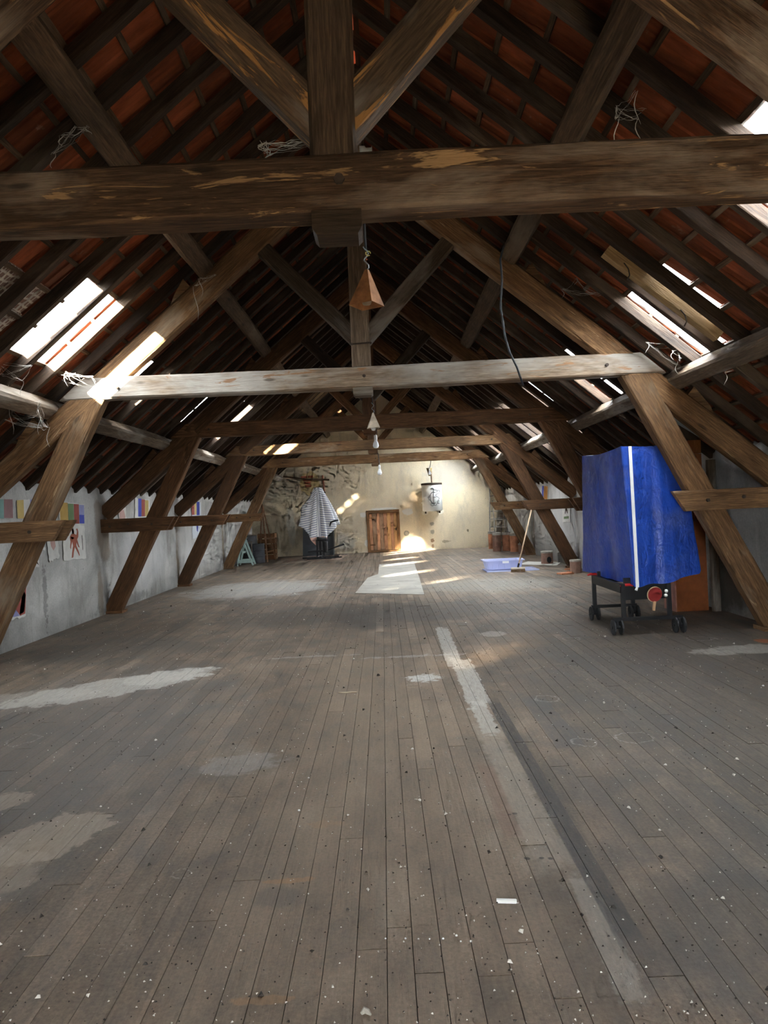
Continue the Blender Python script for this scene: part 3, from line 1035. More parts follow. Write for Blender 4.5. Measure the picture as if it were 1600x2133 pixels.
def truss(i):
    yf = TY[i]
    th = .19
    yc = yf + th / 2
    t = empty('roof_truss', (XR, yc, 0))
    tag(t, TLAB[i], 'roof truss', 'roof trusses')
    tb = 2.90 if i == 0 else 2.81
    hh = [.27, .232, .235, .22, .25][i]
    zc = tb + hh / 2
    tie_m = [W_DARK, W_GREY, W_BROWN, W_TAN, W_TAN][i]
    pr_m = [W_DARK, W_TAN, W_BROWN, W_BROWN, W_BROWN][i]
    rk_m = [W_BROWN, W_TAN, W_BROWN, W_BROWN, W_TAN][i]
    kp_m = [W_KING, W_PURL, W_BROWN, W_BROWN, W_TAN][i]
    st_m = [W_STRUT1, W_KING, W_RAFT, W_BROWN, W_BROWN][i]
    # tie beam; its ends are cut to the roof slope
    oc = (5.50 - zc) / SL + .06
    beam('tie_beam', P3(oc, yc, zc, -1), P3(oc, yc, zc, 1), th, hh, tie_m, t, sk0=1 / SL * .98, sk1=-1 / SL * .98, jit=.007, bev=.018, seg=26)
    # king post, tenoned through the tie and showing below it
    kw = .225 if i == 0 else .205
    kb = tb - (.105 if i == 0 else .085)
    beam('king_post', P3(0, yc, tb + hh - .004, 1), P3(0, yc, 5.50, 1), kw, .17, kp_m, t, up=(0, 1, 0), jit=.006, bev=.02)
    mb = MB()
    dz = .105 if i == 0 else .085
    w2 = kw / 2 + .004
    mb.add([(XR - w2, yf - .004, tb + .002), (XR + w2, yf - .004, tb + .002), (XR + w2, yf + .2, tb + .002), (XR - w2, yf + .2, tb + .002),
            (XR - w2, yf - .004, tb - dz * .75), (XR + w2, yf - .004, tb - dz * .75), (XR + w2, yf + .2, tb - dz * .75), (XR - w2, yf + .2, tb - dz * .75),
            (XR - w2 + .02, yf + .012, tb - dz), (XR + w2 - .02, yf + .012, tb - dz), (XR + w2 - .02, yf + .185, tb - dz), (XR - w2 + .02, yf + .185, tb - dz)],
           [(3, 2, 1, 0)] + [(a, (a + 1) % 4, 4 + (a + 1) % 4, 4 + a) for a in range(4)] + [(4 + a, 4 + (a + 1) % 4, 8 + (a + 1) % 4, 8 + a) for a in range(4)] + [(8, 9, 10, 11)])
    mb.build('king_post_foot', kp_m, t)
    # bolt through tie and post
    pc = P3(.02, yf - .008, zc + .005, 1)
    mb = MB().tube([pc + Vector((0, .015, 0)), pc + Vector((0, -.012, 0))], .026 if i == 0 else .018, 6)
    mb.build('bolt', BOLT, t)
    if i == 1:
        z = tb + hh + .235
        MB().tube([P3(-.10, yf + .002, z, 1), P3(.105, yf + .002, z + .008, 1)], .009, 6).build('iron_dog', BOLT, t)
        for ox in (-.10, .105):
            MB().tube([P3(ox, yf + .01, z, 1), P3(ox, yf - .02, z, 1)], .013, 6).build('bolt', BOLT, t)
    for sg in (-1, 1):
        # principal rafter (lower edge Z = 5.18 - .84 o, upper edge 5.50 - .84 o)
        a = P3(.075, yc, 5.34 - SL * .075, sg)
        b = P3(4.42, yc, 5.34 - SL * 4.42, sg)
        beam('principal_rafter', a, b, .17, .245, pr_m, t, jit=.008, bev=.02, sk0=-SL, seg=16)
        # strut from king post up to the principal
        a = P3(kw / 2, yc, 3.40, sg)
        b = P3(1.02, yc, 4.37, sg)
        d = (b - a).normalized()
        sz = .185 if i == 0 else .165
        beam('strut', a - d * .05, b + d * .03, .14, sz, st_m, t, jit=.006, bev=.012, sk0=d.z / abs(d.x) * .9)
        # raker
        a = P3(4.33, yc, .045, sg)
        b = P3(2.93, yc, tb - .002, sg)
        d = (b - a)
        k = abs(d.x) / d.z
        beam('raker', a, b, .17, .265, rk_m, t, up=(-sg, 0, .4), jit=.007, bev=.016, sk0=k, sk1=k, seg=12)
        # sole block under the raker
        MB().box(P3(4.36, yc, .022, sg), (.40, .24, .044)).build('sole_block', rk_m, t)
        # paired ties from the wall foot of the principal to the raker
        for yy in (yf - .035, yf + th + .035):
            a = P3(4.45, yy, 1.43, sg)
            b = P3(3.30, yy, 1.43, sg)
            beam('wall_tie', a, b, .075, .22, rk_m if i != 1 else W_TAN, t, jit=.004, bev=.006, sk1=.62, seg=5)
        for (o_, z) in ((3.60, 1.43), (3.98, 1.45), (4.28, 1.42)):
            p = P3(o_, yf - .075, z, sg)
            MB().tube([p + Vector((0, .01, 0)), p + Vector((0, -.014, 0))], .02, 6).build('bolt', BOLT, t)
        p = P3(2.62, yf - .006, zc, sg)
        MB().tube([p + Vector((0, .01, 0)), p + Vector((0, -.014, 0))], .018, 6).build('bolt', BOLT, t)
        # cleats that hold the purlins on the principal
        for (o_, Lc) in ((3.50, .34), (1.82, .26)):
            e = Vector((sg * COS, 0, -SIN))
            n = Vector((sg * SIN, 0, COS))
            c = P3(o_, yc, 5.50 - SL * o_, sg)
            pts = [c - e * .02, c + e * Lc, c + e * (Lc - .1) + n * .05, c - e * .02 + n * .11]
            mb = MB().poly([q - Vector((0, .07, 0)) for q in pts], (0, .14, 0))
            mb.build('cleat', pr_m, t)
    return t


trusses = [truss(i) for i in range(5)]

# ------------------------------------------------------------------ purlins, one length per bay
BAYS = [(TY[i] + .10, (TY[i + 1] + .10) if i < 4 else YB) for i in range(5)]
BN = ['the nearest and the grey truss', 'the grey and the third truss', 'the third and the fourth truss', 'the fourth and the last truss', 'the last truss and the far gable']
for sg, sd in ((-1, 'left'), (1, 'right')):
    e = Vector((sg * COS, 0, -SIN))
    n = Vector((sg * SIN, 0, COS))
    for kind, o_, sz in (('lower', 3.44, .175), ('upper', 1.72, .19)):
        for bi, (y0, y1) in enumerate(BAYS):
            c = Vector((XR + sg * o_, 0, AU - SL * o_)) - n * (sz / 2 + .002)
            a, b = c + Vector((0, y0 + .01, 0)), c + Vector((0, y1 - .01, 0))
            if kind == 'upper':
                a.y += .09
                b.y -= .09 if bi < 4 else 0
            o = beam('purlin', a, b, sz, sz, W_PURL if kind == 'lower' else W_BATT, None, up=tuple(n), jit=.010, bev=.024)
            tag(o, '%s purlin on the %s slope between %s' % (kind, sd, BN[bi]), 'purlin', 'roof purlins')

# ------------------------------------------------------------------ door in the far gable
door = struct(empty('door_1', (0, YB + .05, 0)), 'low orange plank door in the far gable wall')
fy = YB + .03
beam('door_jamb', (D0 + .045, fy, 0), (D0 + .045, fy, DZ - .001), .09, .10, W_FRAME, door, up=(0, 1, 0), jit=.003, bev=.006)
beam('door_jamb', (D1 - .045, fy, 0), (D1 - .045, fy, DZ - .001), .09, .10, W_FRAME, door, up=(0, 1, 0), jit=.003, bev=.006)
beam('door_head', (D0, fy - .003, DZ - .05), (D1, fy - .003, DZ - .05), .10, .10, W_FRAME, door, jit=.003, bev=.006)
MB().box((0, fy, .03), (D1 - D0, .14, .06)).build('door_sill', W_FRAME, door)
xs_ = [D0 + .09]
for wd in (.10, .135, .105, .12, .115, .12, .10, .11):
    xs_.append(xs_[-1] + wd)
scl = (D1 - .09 - xs_[0]) / (xs_[-1] - xs_[0])
xs_ = [xs_[0] + (q - xs_[0]) * scl for q in xs_]
for k in range(8):
    x0, x1 = xs_[k] + .003, xs_[k + 1] - .003
    beam('board', ((x0 + x1) / 2, YB + .055 + .004 * (k % 2), .065), ((x0 + x1) / 2, YB + .055 + .004 * (k % 2), DZ - .105), x1 - x0, .028, W_DOOR[[0, 1, 0, 1, 0, 2, 0, 2][k]], door, up=(0, 1, 0), jit=.002, bev=.004)
for k, z in enumerate((.25, 1.2)):
    MB().box((D0 + .16, YB + .034, z), (.22, .008, .035)).build('hinge_strap', W_FRAME, door)
p = Vector((D1 - .135, YB + .02, .78))
MB().box(p, (.035, .02, .10)).tube([p, p + Vector((0, -.05, 0)), p + Vector((-.06, -.055, 0))], .009, 6).build('handle', BOLT, door)
struct(MB().box((0, YB + .42, .75), (1.6, .05, 1.7)).build('trim_1', CREVICE), 'dark boarding behind the small door')

# brick showing through the broken plaster
pb = at(646, 1004, YB - .012)
ring = []
rr = random.Random(8)
for k in range(26):
    g = 2 * math.pi * k / 26
    ring.append(pb + Vector(((.36 + rr.uniform(-.05, .05)) * math.cos(g) - .02, 0, (.40 + rr.uniform(-.06, .06)) * math.sin(g) - .04)))
MORTAR = plain('yellow_mortar', (.50, .38, .19), .95, 0., 9, .3, .4)
BRICK = plain('red_brick', (.40, .11, .06), .9, 0., 14, .3, .3)
MB().poly(ring, (0, .02, 0)).build('mortar_patch', MORTAR, wall_back)
pc = at(642, 1004, YB - .03)
for (bx, bz, bw) in ((-.14, .17, .20), (.09, .18, .18), (-.05, .07, .24), (.10, .07, .05), (-.02, -.03, .22), (.0, -.14, .20)):
    MB().box(pc + Vector((bx, .005, bz)), (bw, .03, .075)).build('brick', BRICK, wall_back)

# rods on the far wall
a, b = at(590, 992, YB - .12), at(686, 999, YB - .10)
o = MB().tube([a, (a + b) / 2 + Vector((0, 0, -.05)), b], [.03, .026, .03], 8).build('stick', W_BATT)
tag(o, 'crooked brown stick fixed level high on the far wall above the striped towel', 'stick')
a, b = at(672, 990, YB - .035), at(677, 1036, YB - .035)
o = MB().tube([a, b], .028, 8).build('iron_pipe', plain('red_brown_paint', (.22, .07, .04), .7, 0, 8, .3))
tag(o, 'short upright red-brown pipe on the far wall behind the striped towel', 'pipe')

# ------------------------------------------------------------------ water heater
hx, hz0, hz1 = at(900, 1035, 25.0).x, at(900, 1065, 25.0).z, at(900, 1007, 25.0).z
hr, hy = .345, YB - .45
heater = tag(empty('water_heater', (hx, hy, hz0)), 'white cylindrical water heater with black scrolls hung on the far wall', 'water heater')
ENAMEL = plain('white_enamel', (.70, .71, .70), .35, 0., 3, .08)
MB().lathe([(.0, hz0 + .01), (hr - .05, hz0), (hr, hz0 + .03), (hr, hz1 - .03), (hr - .02, hz1), (0, hz1 + .01)], (hx, hy, 0), 40).build('tank', ENAMEL, heater, True)
MB().lathe([(hr + .014, hz1 - .05), (hr + .014, hz1 + .012), (hr - .06, hz1 + .02)], (hx, hy, 0), 40).build('top_rim', BOLT, heater, True)
for sx_ in (-1, 1):
    for z in (hz0 + .07, hz1 - .12):
        MB().box((hx + sx_ * (hr * .72), YB - .16, z), (.06, .30, .06)).build('bracket', BOLT, heater)
    MB().tube([(hx + sx_ * .24, hy, hz0 + .02), (hx + sx_ * .24, hy, hz0 - .07)], .03, 10).build('pipe_stub', BOLT, heater)
for z in (hz0 + .30, hz1 - .14):
    MB().box((hx - hr - .012, hy - .05, z), (.04, .05, .03)).build('clip', WHITE, heater)


def on_tank(dx, z):
    x_ = max(-.95, min(.95, dx / (hr + .004)))
    return Vector((hx + dx, hy - (hr + .004) * math.sqrt(1 - x_ * x_), z))


hc = (hz0 + hz1) / 2
mb = MB()


def stroke(pts, r_=.007):
    q = []
    for i in range(len(pts) - 1):
        for k in range(5):
            t_ = k / 5
            q.append((pts[i][0] + (pts[i + 1][0] - pts[i][0]) * t_, pts[i][1] + (pts[i + 1][1] - pts[i][1]) * t_))
    q.append(pts[-1])
    mb.tube([on_tank(a_, hc + b_) for a_, b_ in q], r_, 5)


def arc(cx, cz, rx, rz, g0, g1, n=9):
    return [(cx + rx * math.cos(math.radians(g0 + (g1 - g0) * k / n)), cz + rz * math.sin(math.radians(g0 + (g1 - g0) * k / n))) for k in range(n + 1)]


stroke(arc(.03, -.02, .12, .20, 60, 300), .010)
stroke(arc(.03, -.02, .17, .12, 140, 220))
stroke([(.03, .24), (.03, -.22)], .009)
stroke([(.03, 0), (.11, 0)])
stroke(arc(.0, .27, .05, .04, 200, 20) + arc(.09, .20, .07, .05, 140, -60))
stroke(arc(.20, .18, .05, .06, 180, -90) + arc(.17, .06, .06, .05, 90, 270) + arc(.17, -.05, .05, .05, 90, -90))
stroke(arc(.20, -.17, .05, .05, 60, 300) + [(.12, -.22)])
stroke(arc(-.02, -.25, .06, .04, 180, 360) + arc(.08, -.24, .05, .04, 180, 360))
stroke([(-.06, .30), (.02, .28), (.05, .24)], .011)
mb.build('scroll_monogram', BLACK, heater)
pt = at(899, 950, hy + .02)
MB().tube([(hx + .02, hy, hz1), (hx + .01, hy, hz1 + .4), (hx + .0, hy, 2.82)], .032, 8).build('flue_pipe', plain('brown_pipe', (.16, .11, .07), .6, .3, 8, .3), heater)
MB().lathe([(.03, 2.55), (.10, 2.80), (.11, 2.82), (.09, 2.82)], (hx - .05, hy, 0), 16).build('funnel', plain('brass_funnel', (.34, .25, .10), .5, .5, 8, .3), heater, True)

# ------------------------------------------------------------------ lamps
def cord_path(a, b, sag=.0, n=8):
    a, b = Vector(a), Vector(b)
    return [a.lerp(b, k / n) + Vector((sag * math.sin(math.pi * k / n), 0, 0)) for k in range(n + 1)]


def pyramid_lamp(px_top, px_bot, Y, s_top, s_bot, rot, mat, label, cord_from, with_bulb):
    top, bot = at(px_top[0], px_top[1], Y), at(px_bot[0], px_bot[1], Y)
    L = tag(empty('pendant_lamp', bot), label, 'lamp', 'pendant lamps')
    mb = MB()
    vs = []
    for (c, s_) in ((bot, s_bot), (top - Vector((0, 0, .02)), s_top), (top, s_top * .55)):
        for k in range(4):
            g = rot + k * math.pi / 2
            vs.append(Vector(c) + Vector((math.cos(g) * s_, math.sin(g) * s_, 0)))
    n_out = len(vs)
    for (c, s_) in ((bot, s_bot - .006), (top - Vector((0, 0, .03)), s_top * .7)):
        for k in range(4):
            g = rot + k * math.pi / 2
            vs.append(Vector(c) + Vector((math.cos(g) * s_, math.sin(g) * s_, 0)))
    fs = []
    for a_ in (0, 4):
        for k in range(4):
            k2 = (k + 1) % 4
            fs.append((a_ + k, a_ + k2, a_ + 4 + k2, a_ + 4 + k))
    fs.append((8, 9, 10, 11))
    for k in range(4):
        k2 = (k + 1) % 4
        fs.append((12 + k2, 12 + k, 16 + k, 16 + k2))
        fs.append((k2, k, 12 + k, 12 + k2))
    fs.append((19, 18, 17, 16))
    mb.add(vs, fs)
    mb.build('lamp_shade', mat, L)
    c0 = Vector(cord_from)
    MB().tube(cord_path(c0, top + Vector((0, 0, .10)), .0), .0075, 6).build('cord', CORD, L)
    # twisted wire loop
    MB().tube([top + Vector((.012 * math.sin(k * 1.1), .006 * math.cos(k * 1.1), .115 * k / 10)) for k in range(11)], .0035, 5).build('wire_loop', plain('grey_wire', (.30, .36, .42), .5, .6), L)
    mid = bot.lerp(top, .12)
    MB().lathe([(0, -.05), (.02, -.045), (.028, -.02), (.024, .01), (.014, .04), (.014, .08), (0, .08)], mid if with_bulb else mid + Vector((0, 0, .03)), 12).build('bulb', BULB if with_bulb else plain('dusty_bulb', (.25, .20, .15), .5), L, True)
    return L


YL1 = TY[0] + .24
pyramid_lamp((764, 562), (764, 637), YL1, .020, .092, .28, RUST, 'rusty pyramid-shaped pendant lamp hanging behind the nearest tie beam', at(757, 432, YL1), False)
p = at(757, 452, YL1)
pk = at(767, 528, YL1)
o = MB().tube([pk + Vector((.012 * math.cos(g * .9), 0, .012 * math.sin(g * .9))) for g in range(7)], .003, 5).build('string_knot', plain('yellow_string', (.55, .50, .20), .8))
tag(o, 'small loop of yellow string beside the cord of the rusty lamp', 'string')
YL2 = TY[1] + .30
pyramid_lamp((777, 860), (778, 892), YL2, .018, .092, -.62, RUST_PALE, 'pale worn pyramid-shaped pendant lamp with a white bulb below the grey tie beam', at(774, 806, YL2), True)


def bulb_lamp(top, px_, Y, label, scale=1.):
    c = at(px_[0], px_[1], Y)
    L = tag(empty('bulb_lamp', c), label, 'lamp', 'bare bulbs')
    MB().tube(cord_path(top, c + Vector((0, 0, .14 * scale)), .01), .010, 6).build('cord', CORD, L)
    MB().lathe([(0, -.07 * scale), (.035 * scale, -.065 * scale), (.052 * scale, -.03 * scale), (.045 * scale, .01 * scale), (.024 * scale, .06 * scale), (.022 * scale, .075 * scale), (0, .075 * scale)], c, 14).build('bulb', BULB, L, True)
    MB().lathe([(0, .07 * scale), (.027 * scale, .07 * scale), (.027 * scale, .14 * scale), (.012 * scale, .16 * scale), (0, .16 * scale)], c, 12).build('socket', WHITE, L, True)


bulb_lamp(at(783, 888, TY[2] + .26), (783, 925), TY[2] + .26, 'bare white bulb hanging in front of the fourth tie beam')
bulb_lamp(at(785, 932, TY[3] + .26), (791, 983), TY[3] + .26, 'lowest bare white bulb, seen against the beige far wall')
bulb_lamp(at(898, 955, TY[4] + .28), (895, 985), TY[4] + .28, 'bare white bulb hanging just above the water heater', .9)

# loose cable on the right
Yc = 5.9
o = MB().tube([at(1050, 512, Yc + .3), at(1042, 540, Yc), at(1046, 580, Yc), at(1043, 640, Yc), at(1052, 700, Yc), at(1062, 735, Yc), at(1077, 765, Yc), at(1090, 803, Yc)], .0085, 6).build('hanging_cable', CORD, None, True)
tag(o, 'loose dark cable dangling from the upper right purlin in front of the grey tie', 'cable')
# insulator on the near beam
pi_ = Vector((at(757, 300, TY[0] + .06).x, TY[0] + .07, 3.17))
ins = tag(empty('insulator', pi_), 'small grey porcelain insulator on the nearest tie beam beside the king post', 'insulator')
CER = plain('grey_porcelain', (.34, .33, .31), .35)
MB().tube([pi_ + Vector((-.02, 0, .03)), pi_ + Vector((.005, 0, .03)), pi_ + Vector((.01, 0, .03)), pi_ + Vector((.035, 0, .03)), pi_ + Vector((.04, 0, .03))], [.026, .026, .017, .017, .027], 12).build('knob', CER, ins, True)
MB().box(pi_ + Vector((.005, .01, .004)), (.05, .03, .012)).build('foot', BOLT, ins)

# ------------------------------------------------------------------ posters
def paper_mat(name, base):
    m, nt, b = newmat(name)
    v = objvec(nt, (1, 1, 1))
    n = noise(nt, v, 6, 6, .6)
    c = mixc(nt, 1., base, ramp(nt, n, [(.3, .82), (.7, 1.06)]), 'MULTIPLY')
    nt.links.new(c, b.inputs['Base Color'])
    b.inputs['Roughness'].default_value = .9
    return m


PCOL = {k: paper_mat('poster_' + k, c) for k, c in dict(
    white=(.66, .64, .60), ochre=(.50, .33, .10), yellow=(.58, .43, .16), green=(.17, .25, .12), red=(.36, .09, .075), blue=(.07, .085, .42),
    lilac=(.30, .31, .55), teal=(.22, .36, .33), skin=(.34, .10, .06), dark=(.06, .035, .03), pink=(.52, .33, .29), mauve=(.30, .17, .17), orange=(.58, .25, .06), pale=(.62, .66, .72)).items()}


def poster(label, X, corners, shapes, ragged=.012, base='white', grp='posters on the left wall'):
    """sheet given by the picture's corner points on the wall plane X; shapes in sheet units (0..1)"""
    sg = 1 if X < 0 else -1
    q = [onx(px_, py_, X + sg * .012) for px_, py_ in corners]      # tl, tr, br, bl
    def P(u_, v_, d=0.):
        p = q[0].lerp(q[1], u_).lerp(q[3].lerp(q[2], u_), v_)
        p.x = X + sg * (.014 + d)
        return p
    rr = random.Random(hash(label) % 1000 if False else len(label) * 7 + int(corners[0][0]))
    edge = []
    n = 9
    for (u0, v0, u1, v1) in ((0, 0, 1, 0), (1, 0, 1, 1), (1, 1, 0, 1), (0, 1, 0, 0)):
        for k in range(n):
            t_ = k / n
            j = rr.uniform(-ragged, ragged)
            edge.append(P(u0 + (u1 - u0) * t_ + j * abs(v1 - v0) * 2, v0 + (v1 - v0) * t_ + j * abs(u1 - u0) * 2))
    if sg > 0:
        edge = edge[::-1]
    par = tag(empty('poster', P(.5, 1)), label, 'poster', grp)
    MB().poly(edge, (sg * .003, 0, 0)).build('sheet', PCOL[base], par)
    for (nm, col, pts) in shapes:
        pp = [P(a_, b_, .0035) for a_, b_ in pts]
        ar = sum(pp[k].y * pp[(k + 1) % len(pp)].z - pp[(k + 1) % len(pp)].y * pp[k].z for k in range(len(pp)))
        if (ar > 0) == (sg > 0):
            pp = pp[::-1]
        MB().poly(pp, (sg * .001, 0, 0)).build(nm, PCOL[col], par)
    return par


def rect(u0, v0, u1, v1):
    return [(u0, v0), (u1, v0), (u1, v1), (u0, v1)]


FIG = [(.40, .13), (.47, .12), (.51, .18), (.50, .26), (.60, .29), (.64, .20), (.60, .12), (.66, .10), (.70, .20), (.68, .34), (.62, .42), (.68, .58), (.72, .66), (.66, .64),
       (.58, .50), (.57, .60), (.66, .76), (.70, .88), (.68, .90), (.60, .78), (.50, .64), (.44, .78), (.40, .93), (.33, .94), (.36, .80), (.42, .60), (.40, .48), (.34, .60), (.32, .70), (.29, .64), (.32, .48), (.30, .36), (.36, .28), (.42, .26)]
XLp, XRp = WL, WR
poster('colour bars of ochre, green, red and blue above the standing red figure sheet', XLp, [(122, 1046), (174, 1050), (175, 1091.5), (124, 1090.5)],
       [('colour_bar', 'ochre', rect(.02, 0, .33, 1)), ('colour_bar', 'green', rect(.34, .03, .56, 1)), ('colour_bar', 'red', rect(.57, .03, .78, .99)), ('colour_bar', 'lilac', rect(.79, .05, 1, .55)), ('colour_bar', 'blue', rect(.79, .55, 1, .98))])
poster('white sheet with a standing red figure and a yellow corner', XLp, [(128, 1092), (175, 1094), (179, 1164), (133, 1168)],
       [('colour_bar', 'yellow', rect(.0, -.02, .28, .32)), ('painted_figure', 'skin', FIG), ('painted_head', 'dark', [(.41, .12), (.47, .10), (.50, .17), (.47, .26), (.42, .26)]), ('painted_mark', 'dark', [(.36, .33), (.47, .36), (.45, .42), (.36, .40)]), ('written_line', 'dark', [(.84, .30), (.87, .30), (.87, .72), (.85, .74)])])
poster('narrow pale torn sheet with a faint pink smear beside the red figure sheet', XLp, [(97, 1118), (118, 1116), (123, 1162), (102, 1171)],
       [('smear', 'pink', [(.25, .1), (.7, .1), (.75, .45), (.5, .6), (.3, .4)])], .03)
poster('torn white sheet with brown leaf-like strokes partly behind the first left raker', XLp, [(62, 1136), (92, 1124), (93, 1146), (60, 1152)],
       [('brush_stroke', 'skin', [(.75, .2), (.95, .5), (.9, .7), (.7, .4)])], .04)
poster('white sheet with dark curved brush strokes low behind the first left raker', XLp, [(50, 1152), (80, 1148), (82, 1180), (50, 1190)],
       [('brush_stroke', 'dark', [(.35, .35), (.55, .3), (.85, .65), (.95, .9), (.8, .75), (.55, .45)]), ('brush_stroke', 'dark', [(.5, .15), (.6, .2), (.75, .05), (.8, .08), (.62, .3)])], .03)
poster('large red and violet painted portrait low on the near left wall', XLp, [(15, 1200), (55, 1200), (53, 1282), (12, 1290)],
       [('painted_face', 'red', [(.02, .02), (.98, .02), (.96, .95), (.7, .98), (.45, .80), (.1, .96)]), ('painted_hair', 'mauve', [(.55, .15), (.75, .1), (.95, .5), (.9, .9), (.65, .95), (.75, .55), (.6, .4)]), ('painted_collar', 'lilac', [(.15, .98), (.45, .80), (.68, .98)]), ('painted_lips', 'dark', [(.3, .5), (.42, .47), (.5, .52), (.4, .57)])], .03)
poster('teal and mauve colour sheet at the left edge of the view', XLp, [(-8, 1040), (26, 1040), (27, 1080), (-8, 1080)],
       [('colour_bar', 'teal', rect(0, 0, .42, 1)), ('colour_bar', 'mauve', rect(.43, 0, .98, .98))])
poster('pale yellow and violet colour sheet behind the upper first left raker', XLp, [(34, 1042), (72, 1040), (72, 1080), (36, 1080)],
       [('colour_bar', 'yellow', rect(0, 0, .36, 1)), ('colour_bar', 'lilac', rect(.72, 0, 1, .6))])
poster('colour sheet with blue, red and yellow bars before the third left raker', XLp, [(281, 1038), (311, 1040), (311, 1104), (281, 1108)],
       [('colour_bar', 'blue', rect(.20, .0, .42, .55)), ('colour_bar', 'red', rect(.43, .02, .66, .55)), ('colour_bar', 'yellow', rect(.67, .04, .92, .55)), ('painted_figure', 'orange', [(.5, .72), (.9, .7), (.8, 1.), (.6, .9)])])
poster('sheet with a pink head shape left of the blue, red and yellow bars', XLp, [(246, 1056), (262, 1058), (263, 1106), (248, 1108)],
       [('painted_head', 'pink', [(.1, .1), (.7, .1), (.9, .4), (.6, .6), (.1, .5)]), ('painted_mark', 'red', [(.2, .75), (.8, .72), (.7, .98), (.3, .98)])], .03)
poster('tall pale blue sheet with red, yellow and blue bars before the fourth left raker', XLp, [(398, 1044), (418, 1046), (418, 1116), (401, 1124)],
       [('colour_bar', 'red', rect(.0, .0, .3, .36)), ('colour_bar', 'yellow', rect(.32, .0, .52, .36)), ('colour_bar', 'blue', rect(.54, .0, .85, .38)), ('painted_figure', 'blue', [(.45, .55), (.6, .5), (.68, .7), (.62, .85), (.5, .8)])], .012, 'pale')
poster('sheet with a blue and orange bar high on the far right wall', XRp, [(1130, 1012), (1142, 1013), (1141, 1040), (1129, 1038)],
       [('colour_bar', 'blue', rect(0, 0, .3, 1)), ('colour_bar', 'orange', rect(.35, 0, .95, 1))], .01, 'white', 'posters on the right wall')
poster('white sheet with a small line figure and green caption on the right wall', XRp, [(1172, 1052), (1188, 1050), (1188, 1086), (1172, 1088)],
       [('painted_figure', 'dark', [(.45, .1), (.6, .1), (.7, .5), (.62, .52), (.52, .3), (.4, .55), (.33, .5)]), ('caption', 'green', rect(.2, .68, .85, .82))], .01, 'white', 'posters on the right wall')

# ------------------------------------------------------------------ folded table-tennis table under its blue cover
TX0, TX1, TY0, TY1 = 2.57, 3.09, 7.95, 9.0
tt = tag(empty('table_tennis_table', ((TX0 + TX1) / 2, (TY0 + TY1) / 2, 0)), 'folded table-tennis table with black wheeled legs under the blue cover', 'table')
BOARD_BLUE = plain('dark_green_table_board', (.02, .04, .045), .5)
for x_ in (TX0 + .17, TX1 - .17):
    MB().box((x_, 8.70, 1.30), (.03, 1.30, 1.34)).build('table_half', BOARD_BLUE, tt)


def caster(x_, y_, px_=0):
    g = MB()
    for s_ in (-1, 1):
        g.tube([(x_ + s_ * .030, y_, .088), (x_ + s_ * .034, y_, .088), (x_ + s_ * .050, y_, .088), (x_ + s_ * .054, y_, .088)], [.072, .086, .086, .072], 16)
    c = g.build('caster', RUBBER, tt, False)
    h = MB().tube([(x_ - .062, y_, .088), (x_ + .062, y_, .088)], .02, 8).bar((x_, y_, .09), (x_, y_, .165), .028, .05)
    h.build('fork', BLACK, c)


for (x_, y_) in ((2.50, 7.97), (3.17, 7.95), (2.56, 9.02), (3.03, 8.97)):
    caster(x_, y_)
MB().bar((2.46, 7.96, .175), (3.21, 7.96, .175), .05, .035).build('foot_bar', BLACK, tt)
MB().bar((2.52, 9.0, .175), (3.07, 9.0, .175), .05, .035).build('foot_bar', BLACK, tt)
for (x_, y_) in ((2.575, 7.96), (3.075, 7.96), (2.56, 9.0), (3.03, 9.0)):
    MB().bar((x_, y_, .19), (x_, y_, .56), .042, .042, (1, 0, 0)).build('leg', BLACK, tt)
RED = plain('red_plastic', (.55, .02, .02), .35)
for x_ in (2.56, 3.05):
    MB().box((x_, 8.48, .51), (.035, 1.04, .10)).build('side_rail', BLACK, tt)
MB().box((2.825, 7.985, .50), (.46, .03, .24)).build('front_tray', BLACK, tt)
MB().box((2.825, 8.96, .54), (.46, .03, .14)).build('rear_tray', BLACK, tt)
for (x_, y_, z) in ((2.55, 8.98, .565), (2.62, 7.96, .535)):
    MB().tube([(x_ - .07, y_, z), (x_ - .03, y_, z + .012), (x_ + .03, y_, z + .012), (x_ + .07, y_, z)], [.008, .015, .015, .008], 8).build('lock_handle', RED, tt)

# bat and balls held at the end of the table
bc = at(1364, 1238, 7.90)
bat = tag(empty('table_tennis_bat', bc), 'red table-tennis bat hanging at the end of the covered table', 'bat')
lean = .10
pts = []
for k in range(28):
    g = 2 * math.pi * k / 28
    pts.append(bc + Vector((.080 * math.cos(g) + lean * .08 * math.sin(g), 0, .083 * math.sin(g))))
MB().poly(pts, (0, .012, 0)).build('blade_edge', plain('pale_plywood', (.62, .48, .28), .6), bat)
MB().poly([bc + (p - bc) * .95 + Vector((.003, -.003, -.002)) for p in pts], (0, .004, 0)).build('rubber_face', plain('red_rubber', (.26, .012, .012), .55), bat)
MB().bar(bc + Vector((-.002, .006, -.075)), bc + Vector((-.018, .006, -.175)), .026, .022, (0, 1, 0)).build('handle', plain('pale_wood_handle', (.55, .33, .18), .6), bat)
for k, (bx, by) in enumerate(((1388, 1231), (1387, 1240))):
    c = at(bx, by, 7.90)
    o = MB().lathe([(.02 * math.sin(math.pi * q / 8), -.02 * math.cos(math.pi * q / 8)) for q in range(9)], c, 14).build('table_tennis_ball', plain('white_ball', (.80, .80, .76), .4), None, True)
    tag(o, ['upper', 'lower'][k] + ' white table-tennis ball in the holder right of the red bat', 'ball', 'table-tennis balls')

# the cover
CX, CY_ = 2.95, 8.72


